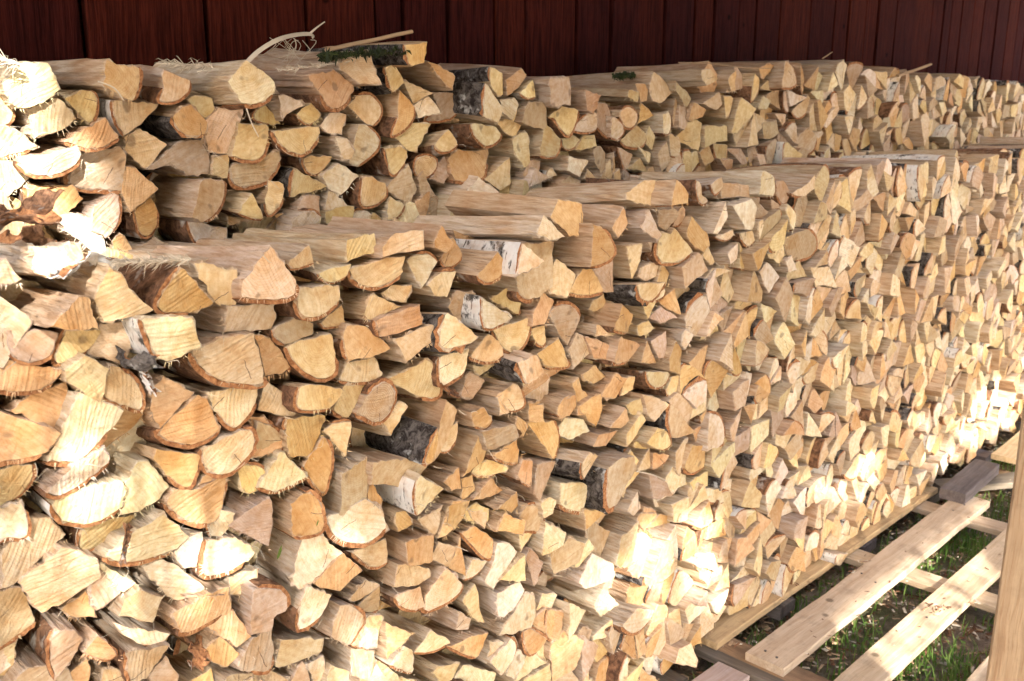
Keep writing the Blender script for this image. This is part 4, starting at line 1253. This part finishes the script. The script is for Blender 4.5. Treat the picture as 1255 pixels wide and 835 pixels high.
def debris():
    r = random.Random(12); V, F_, MI = [], [], []
    def chip(x, y, z, s):
        b = len(V); a = r.uniform(0, 6.28); l, w_, t = s*r.uniform(.6, 1.6), s*r.uniform(.2, .6), s*r.uniform(.05, .16)
        c, n_ = math.cos(a), math.sin(a); tl = r.gauss(0, .25)
        for (u, v, q) in ((-1, -1, 0), (1, -.7, 0), (.8, 1, 0), (-.9, .6, 0), (-.8, -.8, 1), (.9, -.5, 1), (.7, .8, 1), (-.7, .5, 1)):
            V.append((x+c*u*l-n_*v*w_, y+n_*u*l+c*v*w_, z+q*t*2+abs(tl)*l*(u+1)*.5))
        for f in ((0, 3, 2, 1), (4, 5, 6, 7), (0, 1, 5, 4), (1, 2, 6, 5), (2, 3, 7, 6), (3, 0, 4, 7)):
            F_.append(tuple(b+i for i in f)); 
        MI.extend([r.choices((0, 1, 2), (.4, .4, .2))[0]]*6)
    for _ in range(8500): chip(r.uniform(2.0, 5.6), r.uniform(.5, 1.75), .006, r.uniform(.003, .015))
    for _ in range(150): chip(r.uniform(2.2, 4.4), r.choice((1.15, 1.0, 1.33))+r.gauss(0, .03), ZT+.001, r.uniform(.002, .006))
    for (px, py) in ((1148, 745), (1142, 748), (1150, 751), (1155, 744), (1195, 738), (1045, 700), (1070, 765), (900, 790), (1060, 690)):
        c_ = G(px, py); 
        for _ in range(5): chip(c_.x+r.gauss(0, .012), c_.y+r.gauss(0, .012), ZT+.001, r.uniform(.005, .011))
    tag(link_mesh('wood_chips', V, F_, [M_CHIP, M_CHIPB, M_CHIPW], MI), 'scattered bark flakes and wood chips on the soil and pallet boards', 'wood chips', kind='stuff')
debris()
# ------------------------------------------------------------------ splinters and bark scraps on the piles
def ribbon(name, pts, w0, mat, w1=None, parent=None, th=0.003):
    V, F_ = [], []; n = len(pts); pts = [Vector(p) for p in pts]
    for i, p in enumerate(pts):
        t = (pts[min(i+1, n-1)]-pts[max(i-1, 0)]).normalized(); up = Vector((0, -0.5, 1)); s = t.cross(up).normalized(); u = s.cross(t).normalized()
        w_ = w0+(w1-w0)*(i/(n-1)) if w1 is not None else w0
        for (a, b) in ((-1, -.3), (-.4, -1), (.5, -.8), (1, .2), (.3, 1), (-.6, .8)): V.append(p+s*a*w_*.5+u*b*min(th, w_)*.5)
    for i in range(n-1):
        for k in range(6): j = (k+1) % 6; F_.append((i*6+k, i*6+j, i*6+6+j, i*6+6+k))
    F_.append(tuple(range(6))[::-1]); F_.append(tuple((n-1)*6+i for i in range(6)))
    return link_mesh(name, [tuple(v) for v in V], F_, [mat], parent=parent, smooth=False)
def P3(px, py, Y): q = onY(px, py, Y); return Vector((q[0], Y, q[1]))
def curve(pl, Ys, sub=4):
    q = [P3(x, y, Y) for (x, y), Y in zip(pl, Ys)]; out = []
    for i in range(len(q)-1):
        p0, p1, p2, p3 = q[max(i-1, 0)], q[i], q[i+1], q[min(i+2, len(q)-1)]
        for j in range(sub):
            t = j/sub; out.append(0.5*((2*p1)+(-p0+p2)*t+(2*p0-5*p1+4*p2-p3)*t*t+(-p0+3*p1-3*p2+p3)*t**3))
    return out+[q[-1]]
sp = ribbon('torn_splinter', curve([(303, 76), (318, 62), (340, 49), (362, 43), (380, 42), (384, 46)], [1.86, 1.86, 1.86, 1.87, 1.87, 1.87]), 0.012, M_CHIPW, 0.021, th=.005)
tag(sp, 'long pale curled splinter arching over the top row against the red wall', 'splinter')
rr = random.Random(4)
for k in range(13):
    x0 = 345+k*3; pl = [(x0+rr.uniform(-20, 4), 46+rr.uniform(0, 4)), (x0-4+rr.uniform(-14, 14), 58+rr.uniform(-5, 8)), (x0-8+rr.uniform(-24, 26), 70+rr.uniform(-6, 12))]
    ribbon('fibre', curve(pl, [1.87]*3), rr.uniform(.0008, .003), M_CHIPW, .0008, parent=sp, th=.0015)
ribbon('fibre', curve([(379, 42), (388, 34), (398, 27)], [1.87]*3), 0.007, M_CHIPW, .003, parent=sp, th=.002)
sp = ribbon('torn_splinter', curve([(400, 62), (430, 55), (460, 49), (485, 43), (505, 39)], [1.80]*5), 0.014, M_CHIP, 0.010, th=.008)
tag(sp, 'reddish-brown torn branch strip lying over the mossy top log', 'splinter')
sp = ribbon('torn_splinter', curve([(832, 77), (870, 78), (910, 83), (945, 84)], [1.80]*4), 0.006, M_CHIP, 0.004)
tag(sp, 'thin straight splinter on the wall-side top row past the middle', 'splinter')
sp = ribbon('torn_splinter', curve([(1008, 72), (1014, 68), (1020, 64)], [1.80]*3), 0.006, M_CHIP, 0.004)
tag(sp, 'short splinter sticking up on the wall-side top row near the right', 'splinter')
sp = ribbon('torn_splinter', curve([(1100, 93), (1122, 86), (1141, 79)], [1.80]*3), 0.02, M_CHIP, 0.012, th=.01)
tag(sp, 'slanting split stick on the wall-side top row at far right', 'splinter')
sp = ribbon('torn_splinter', curve([(120, 100), (140, 108), (152, 124)], [1.62]*3), 0.004, M_CHIPW, 0.002)
tag(sp, 'thin white splinter hanging below the blocky top log', 'splinter')
sp = ribbon('torn_splinter', curve([(302, 133), (308, 150), (317, 168)], [1.72]*3), 0.003, M_CHIPW, 0.002)
tag(sp, 'thin pale fibre hanging under the five-sided top log', 'splinter')
sp = ribbon('torn_splinter', curve([(780, 578), (800, 582), (818, 590)], [1.34]*3), 0.004, M_CHIPW, 0.002)
tag(sp, 'thin pale splinter leaning across logs right of centre', 'splinter')
# white torn fibres along the near ends of top logs
def fibres(name, label, px0, py0, px1, py1, Y, n, ln, mat, seed):
    r = random.Random(seed); V, F_ = [], []
    for _ in range(n):
        t = r.random(); p = P3(px0+(px1-px0)*t, py0+(py1-py0)*t, Y+r.uniform(-.01, .02)); l = ln*r.uniform(.3, 1)
        a = Vector((r.gauss(-.9, .35), r.gauss(0, .3), r.gauss(.12, .3))).normalized(); s = Vector((a.z, .2, -a.x)).normalized()*r.uniform(.0005, .0014)
        m_ = p+a*l*.5+Vector((r.gauss(0, .003), 0, r.gauss(0, .003))); e = p+a*l+Vector((0, 0, -l*.25)); b = len(V)
        V += [tuple(p-s), tuple(p+s), tuple(m_+s*.7), tuple(m_-s*.7), tuple(e)]; F_ += [(b, b+1, b+2, b+3), (b+3, b+2, b+4)]
    tag(link_mesh(name, V, F_, [mat]), label, 'splinters', kind='stuff')
fibres('splinter_fringe', 'white ragged fibres torn along the near top log at left', 145, 322, 235, 318, 1.37, 220, .03, M_CHIPW, 1)
fibres('splinter_fringe', 'pale shredded fibres behind the five-sided top log', 205, 78, 262, 84, 1.80, 130, .035, M_CHIPW, 2)
fibres('splinter_fringe', 'bleached fibres at the left end of the wall-side top row', 0, 72, 30, 80, 1.75, 60, .04, M_CHIPW, 3)
fibres('splinter_fringe', 'fine fibres around the mossy black top log', 340, 88, 450, 72, 1.78, 90, .03, M_CHIPW, 4)
def loose_fibres():
    r = random.Random(31); V, F_ = [], []
    for _ in range(420):
        g = LOGS[r.randrange(NTR)] if r.random() < .75 else LOGS[r.randrange(len(LOGS))]
        if g['gap']: continue
        q = g['P'][r.randrange(len(g['P']))]; p = Vector((q[0], g['yf']-.001, q[1])); l = r.uniform(.006, .035); a = Vector((r.gauss(0, 1), r.gauss(-.25, .2), r.gauss(-.6, .7))).normalized()
        s = Vector((a.z, 0, -a.x)).normalized()*r.uniform(.0003, .0009); cv = Vector((r.gauss(0, .2), r.gauss(-.1, .1), r.gauss(0, .2)))*l; b = len(V)
        for k in range(5):
            t_ = k/4; c_ = p+a*l*t_+cv*math.sin(math.pi*t_); w_ = s*(1-.7*t_); V.extend([tuple(c_-w_), tuple(c_+w_)])
        F_ += [(b+2*k, b+2*k+1, b+2*k+3, b+2*k+2) for k in range(4)]
    tag(link_mesh('loose_fibres', V, F_, [M_CHIPW]), 'fine pale wood fibres caught between the split logs', 'fibres', kind='stuff')
loose_fibres()
M_MOSS = leafmat('moss', (0.012, 0.016, 0.006), (0.035, 0.05, 0.012), .1)
def moss(label, px0, py0, px1, py1, Y, n, seed):
    r = random.Random(seed); V, F_ = [], []
    for _ in range(n):
        t = r.random(); p = P3(px0+(px1-px0)*t, py0+(py1-py0)*t, Y+r.uniform(-.01, .10)); b = len(V); s = r.uniform(.002, .006)
        for k in range(3):
            V.append((p.x+r.gauss(0, s), p.y+r.gauss(0, s), p.z+r.gauss(0, s*1.3)))
        F_.append((b, b+1, b+2))
    tag(link_mesh('moss', V, F_, [M_MOSS]), label, 'moss', kind='stuff')
moss('dark green moss on the black bark of the topmost log', 392, 70, 500, 62, 1.74, 900, 1)
moss('small moss tuft on the wall-side top row right of the dip', 752, 94, 778, 92, 1.80, 350, 2)
# bark scraps heaped on the left end of the front pile
def scrap(label, px, py, Y, l, w_, seed, mats, curl=.6, rot=0.0):
    r = random.Random(seed); V, F_ = [], []; nx, ny = 16, 9
    for i in range(nx):
        for j in range(ny):
            u = (i/(nx-1)-.5)*l; a = (j/(ny-1)-.5)*curl*3; rr_ = w_/(curl*3) if curl > .05 else w_
            eg = 1.0 if i in (0, nx-1) or j in (0, ny-1) else 0.25
            V.append((u+r.gauss(0, .006)*eg, math.sin(a)*rr_*(1+.3*math.sin(i*.9+seed))+r.gauss(0, .003)*eg, -math.cos(a)*rr_+rr_+r.gauss(0, .0016)+.012*math.sin(u*38+seed)))
    k0 = len(V)
    for i in range(nx):
        for j in range(ny): v = V[i*ny+j]; V.append((v[0], v[1], v[2]+.0018))
    for i in range(nx-1):
        for j in range(ny-1):
            a = i*ny+j; F_ += [(a, a+1, a+ny+1, a+ny), (k0+a, k0+a+ny, k0+a+ny+1, k0+a+1)]
    for i in range(nx-1):
        for j in (0, ny-1): a = i*ny+j; F_.append((a, a+ny, k0+a+ny, k0+a))
    for j in range(ny-1):
        for i in (0, nx-1): a = i*ny+j; F_.append((a, a+1, k0+a+1, k0+a))
    n = len(V); half = (nx-1)*(ny-1)*2
    MI = [(i % 2) for i in range(half)]+[0]*(len(F_)-half)
    o = link_mesh('bark_scrap', V, F_, mats, MI, {'lp': ('FLOAT_VECTOR', V), 'seed': ('FLOAT', [seed*.13]*n), 'tone': ('FLOAT_COLOR', [(0.6, .4, .25, 1)]*n), 'ring': ('FLOAT', [0]*n)})
    p = P3(px, py, Y); o.location = p; o.rotation_euler = (r.uniform(-.5, .5)+rot, r.uniform(-.4, .4), r.uniform(.6, 2.2)); tag(o, label, 'bark')
scrap('grey-white birch bark strip lying on the near top log at left', 105, 330, 1.38, .13, .035, 1, [M_BW, M_BI])
scrap('brown curled bark scrap at the far left edge above the front pile', 10, 285, 1.50, .16, .05, 2, [M_BB, M_BI], .9)
scrap('torn bark scrap under the dazzling sunlit log', 45, 300, 1.45, .14, .04, 3, [M_BB, M_BI], .7)
scrap('long fibrous bark strip left of the bark-edged orange half log', 25, 262, 1.52, .2, .03, 4, [M_BI, M_BB], .5)
scrap('twisted grey bark hanging between logs below the top row at left', 162, 442, 1.365, .10, .03, 5, [M_BK, M_BI], .8, 1.2)
scrap('white bark flake hanging by the twisted grey bark', 178, 465, 1.35, .05, .022, 6, [M_BW, M_BI], .9, 1.2)
scrap('curled bark ribbon on the sunlit broad log at lower left', 150, 672, 1.325, .06, .018, 7, [M_BI, M_BB], 1.6, 1.0)
scrap('shredded bark clump in the shade near the bottom left', 235, 805, 1.40, .07, .035, 8, [M_BB, M_BI], .6, 0.4)
scrap('small amber bark flake under the shaggy half log at centre', 548, 482, 1.36, .05, .03, 9, [M_BI, M_BB], .5, .8)
# green leaf caught on the cracked log
def leaf(px, py, Y, s, label):
    V = [(0, 0, 0), (.3, .02, .25), (.9, .03, .3), (1.5, 0, .05), (.95, -.02, -.3), (.35, -.02, -.25), (.75, .06, 0)]
    F_ = [(0, 1, 6), (1, 2, 6), (2, 3, 6), (3, 4, 6), (4, 5, 6), (5, 0, 6)]
    o = link_mesh('green_leaf', [(a*s, b*s, c*s) for a, b, c in V], F_, [M_GRASS]); o.location = P3(px, py, Y); o.rotation_euler = (.2, -1.0, .3); tag(o, label, 'leaf')
leaf(340, 686, 1.345, .017, 'small green leaf on the side of the curved-crack log')
leaf(388, 645, 1.34, .008, 'tiny green leaf tip beside the red-rimmed rounded log')
# ------------------------------------------------------------------ unseen trees added to throw the dappled shade, and the trellis
SUNSPOTS = [  # (x, y, radius, strength) in the photograph
    (-30, 70, 55, 1), (15, 105, 62, 1), (40, 130, 38, 1), (25, 170, 48, 1), (15, 215, 52, 1), (95, 190, 27, 1), (70, 205, 30, 1), (118, 215, 18, 1), (55, 265, 45, 1), (95, 285, 42, 1), (130, 262, 26, 1), (60, 320, 50, 1), (135, 235, 12, 1), (35, 150, 12, 1), (110, 170, 10, .8),
    (110, 310, 45, 1), (30, 350, 60, .45), (150, 340, 60, .4), (220, 345, 45, .22), (60, 440, 90, .42), (160, 440, 75, .36), (225, 430, 50, .28), (110, 520, 110, .45), (240, 540, 50, .4), (275, 545, 28, .5), (20, 520, 70, .4),
    (110, 605, 50, 1), (190, 590, 50, 1), (90, 590, 40, .9), (215, 660, 60, 1), (170, 690, 45, .9), (260, 690, 40, .9), (225, 720, 42, .9), (40, 650, 70, .5), (70, 720, 80, .5), (30, 800, 80, .42), (130, 790, 80, .42), (200, 770, 60, .5), (270, 800, 55, .4), (290, 620, 35, .45), (300, 690, 36, .5), (335, 560, 12, .6),
    (395, 620, 25, .5), (430, 660, 34, .5), (395, 690, 20, .4), (395, 760, 30, .45), (430, 810, 45, .5), (470, 800, 42, .45), (490, 760, 30, .35), (590, 790, 60, .28), (660, 740, 45, .3), (640, 815, 40, .4), (350, 740, 25, .35),
    (800, 660, 34, 1), (795, 690, 36, 1), (850, 655, 38, 1), (855, 685, 32, 1), (760, 710, 34, .8), (730, 735, 36, .5), (810, 735, 40, .6), (885, 640, 22, .9), (870, 720, 34, .7), (700, 770, 40, .3), (890, 600, 26, .3),
    (960, 585, 30, 1), (955, 610, 22, .8), (1000, 600, 20, .6), (1065, 575, 26, .9), (1040, 600, 24, .6), (1120, 520, 22, .5), (1150, 560, 25, .8), (960, 660, 30, .5), (910, 690, 25, .5),
    (1215, 505, 38, 1), (1230, 480, 25, 1), (1195, 530, 30, 1), (1160, 520, 14, .7), (1240, 400, 60, .3), (1230, 540, 22, 1),
]
GSPOTS = [(1170, 690, 30, .9), (1020, 790, 30, .9), (1150, 760, 30, .8), (1000, 770, 60, .7), (1060, 700, 60, .75), (1130, 650, 50, .6), (1150, 770, 70, .75), (1080, 800, 70, .75), (930, 760, 40, .35), (1010, 765, 36, 1), (1050, 720, 40, 1), (1085, 680, 34, 1), (960, 800, 30, 0), (1190, 618, 26, .8), (1100, 790, 45, .8), (1130, 760, 35, .6), (990, 800, 22, .9), (1225, 590, 26, 1), (1205, 570, 22, 1), (1240, 570, 30, 1), (1190, 720, 34, .5), (1050, 800, 34, .7), (1160, 640, 20, .5), (1070, 820, 40, .8), (1110, 700, 24, .6)]
SUNSPOTS = [(x, y, r*(.84 if s >= .9 and x > 600 else .94), s) for x, y, r, s in SUNSPOTS]
def T_at(px, py, spots):
    T = 0.0
    for (x, y, r, s) in spots:
        d = ((px-x)**2+(py-y)**2)/(r*r)
        if d < 1: T = max(T, s*(1-d**6*.5))
    return T
def wanted(p):
    """share of sun that should get past point p of the crown: where its shadow falls on the pile or on the pallet"""
    q = p-SUNV*((pc.y-p.y)/(-SUNV.y))
    if abs(q.x-pc.x) < 0.16 and q.z < 2.8: return 0.0        # the post itself stands in shade
    t = (YF-p.y)/(-SUNV.y) if p.y < YF else 0
    q = p-SUNV*t
    if q.z > -0.02:
        if -0.4 < q.x < 8.5 and q.z < 1.55+0.25:
            px, py = proj(q.x, YF, q.z)
            if q.z > topF(q.x):
                t = (YB-p.y)/(-SUNV.y); q = p-SUNV*t; px, py = proj(q.x, YB, q.z)
            if q.z > topB(q.x)+.02:
                t = (YW-p.y)/(-SUNV.y); q = p-SUNV*t; px, py = proj(q.x, YW, q.z); return 1.0 if (px < 11 and 44 < py < 70) or px < -8 else 0.0
            if q.z > 0.1 or px < 850: return T_at(px, py, SUNSPOTS)
        elif q.z < 2.3: 
            t = (YB-p.y)/(-SUNV.y); q = p-SUNV*t; px, py = proj(q.x, YB, q.z)
            if q.z > topB(q.x)+.02: return 0.0
            return T_at(px, py, SUNSPOTS)
        return 0.0
    t = (p.z-0.10)/SUNV.z; q = p-SUNV*t
    px, py = proj(q.x, q.y, q.z)
    return T_at(px, py, GSPOTS)
def put(p, s, B0, V, F_, r):
    nrm_ = (SUNV+Vector((r.gauss(0, .5), r.gauss(0, .5), r.gauss(0, .5)))).normalized()
    a = nrm_.orthogonal().normalized(); a.rotate(Matrix.Rotation(r.uniform(0, 6.28), 3, nrm_)); c = nrm_.cross(a); b = len(V); p = p-B0
    V += [tuple(p-a*s), tuple(p+c*s*.55-a*s*.2), tuple(p+a*s), tuple(p-c*s*.55-a*s*.2)]; F_.append((b, b+1, b+2, b+3))
M_TRUNK = board_mat('shade_tree_bark', (0.16, 0.12, 0.09), (0.09, 0.065, 0.05), (0.05, 0.035, 0.03))
def tree(label, base, cx0, cx1, seed, nleaf):
    """added shade tree, its crown shaped to fill the sheet of air through which the sun reaches the piles between x=cx0 and x=cx1"""
    r = random.Random(seed); root = empty('added_shade_tree', base); tag(root, label, 'tree', 'unseen leafy trees added to shade the woodpiles')
    B0 = Vector(base); V, F_ = [], []
    ex = Vector((math.cos(SUN_AZ), -math.sin(SUN_AZ), 0)); ey = SUNV.cross(ex)
    def keep(T): return T <= 0.02 or (T < .97 and r.random() < -math.log(T)/5.0)
    for _ in range(nleaf):
        X, Z = r.uniform(cx0, cx1), r.uniform(-1.9, 3.1); D = r.uniform(5.2, 7.2)
        p = Vector((X, YF, Z))+SUNV*D
        if p.z < 1.9: continue
        T0 = wanted(p); Ts = [wanted(p+ex*u*.075+ey*v*.075) for u, v in ((1, 0), (-1, 0), (0, 1), (0, -1))]
        if max(Ts+[T0]) < .03: put(p, r.uniform(.04, .065), B0, V, F_, r)
        elif min(Ts+[T0]) > .97: continue
        else:
            for _k in range(6):          # smaller leaves sharpen the gaps left for the sun patches
                q = p+ex*r.uniform(-.07, .07)+ey*r.uniform(-.07, .07)
                if keep(wanted(q)): put(q, r.uniform(.017, .028), B0, V, F_, r)
    link_mesh('crown', V, F_, [M_LEAF], parent=root)  # added leaf screen, left open where sun patches should land
    # trunk and limbs
    V, F_ = [], []
    def limb(a, b_, r0, r1, n=6):
        a, b_ = Vector(a), Vector(b_); d = (b_-a).normalized(); s = d.orthogonal().normalized(); u = d.cross(s); k0 = len(V)
        for i in range(n+1):
            p = a.lerp(b_, i/n)+Vector((r.gauss(0, .03), r.gauss(0, .03), 0))*(0 < i < n); rd = r0+(r1-r0)*i/n
            for k in range(8): V.append(tuple(p+(s*math.cos(k*.785)+u*math.sin(k*.785))*rd))
        for i in range(n):
            for k in range(8): j = (k+1) % 8; F_.append((k0+i*8+k, k0+i*8+j, k0+i*8+8+j, k0+i*8+8+k))
    limb((0, 0, -.1), (0.1, 0, 2.2), .16, .11)
    cc = (Vector(((cx0+cx1)/2, YF, .9))+SUNV*6.2)-B0
    for k in range(5):
        e = cc+Vector((r.uniform(-.4, .4)*(cx1-cx0), r.gauss(0, .4), r.uniform(-.6, 1.0))); 
        limb((0.1, 0, 2.1), e, .08, .015)
    link_mesh('trunk', V, F_, [M_TRUNK], parent=root)
tree('unseen leafy tree added for shade, behind the camera to the left', (-2.9, -4.4, 0), -2.2, 1.5, 1, 52000)
tree('unseen leafy tree added for shade, opposite the middle of the woodpiles', (-0.8, -5.0, 0), 1.2, 4.8, 2, 50000)
tree('unseen leafy tree added for shade, opposite the far end of the woodpiles', (3.2, -5.0, 0), 4.5, 9.0, 3, 46000)
# wire trellis whose thin shadows cross the lower left of the pile
M_WIRE = solid('weathered_lath', (0.3, 0.25, 0.2))
def trellis():
    c = Vector((0.35, YF, 0.9))+SUNV*2.7; root = empty('garden_trellis', (c.x, c.y, 0)); tag(root, 'tall thin-barred garden trellis standing behind the camera', 'trellis')
    def bar(a, b, w_):
        V, F_ = [], []; a, b = Vector(a), Vector(b); d = (b-a).normalized(); s = d.orthogonal().normalized(); u = d.cross(s)
        for p in (a, b):
            for k in range(6): V.append(tuple(p+(s*math.cos(k*1.047)+u*math.sin(k*1.047))*w_))
        F_ = [(k, (k+1) % 6, 6+(k+1) % 6, 6+k) for k in range(6)]+[tuple(range(6))[::-1], tuple(range(6, 12))]
        link_mesh('bar', V, F_, [M_WIRE], parent=root)
    for k in range(-5, 6): bar((k*.115, 0, 0), (k*.115+.03, 0, 2.75), .010)
    for k in range(16): bar((-.62, .014, .35+k*.155), (.62, .014, .40+k*.155), .009)
trellis()
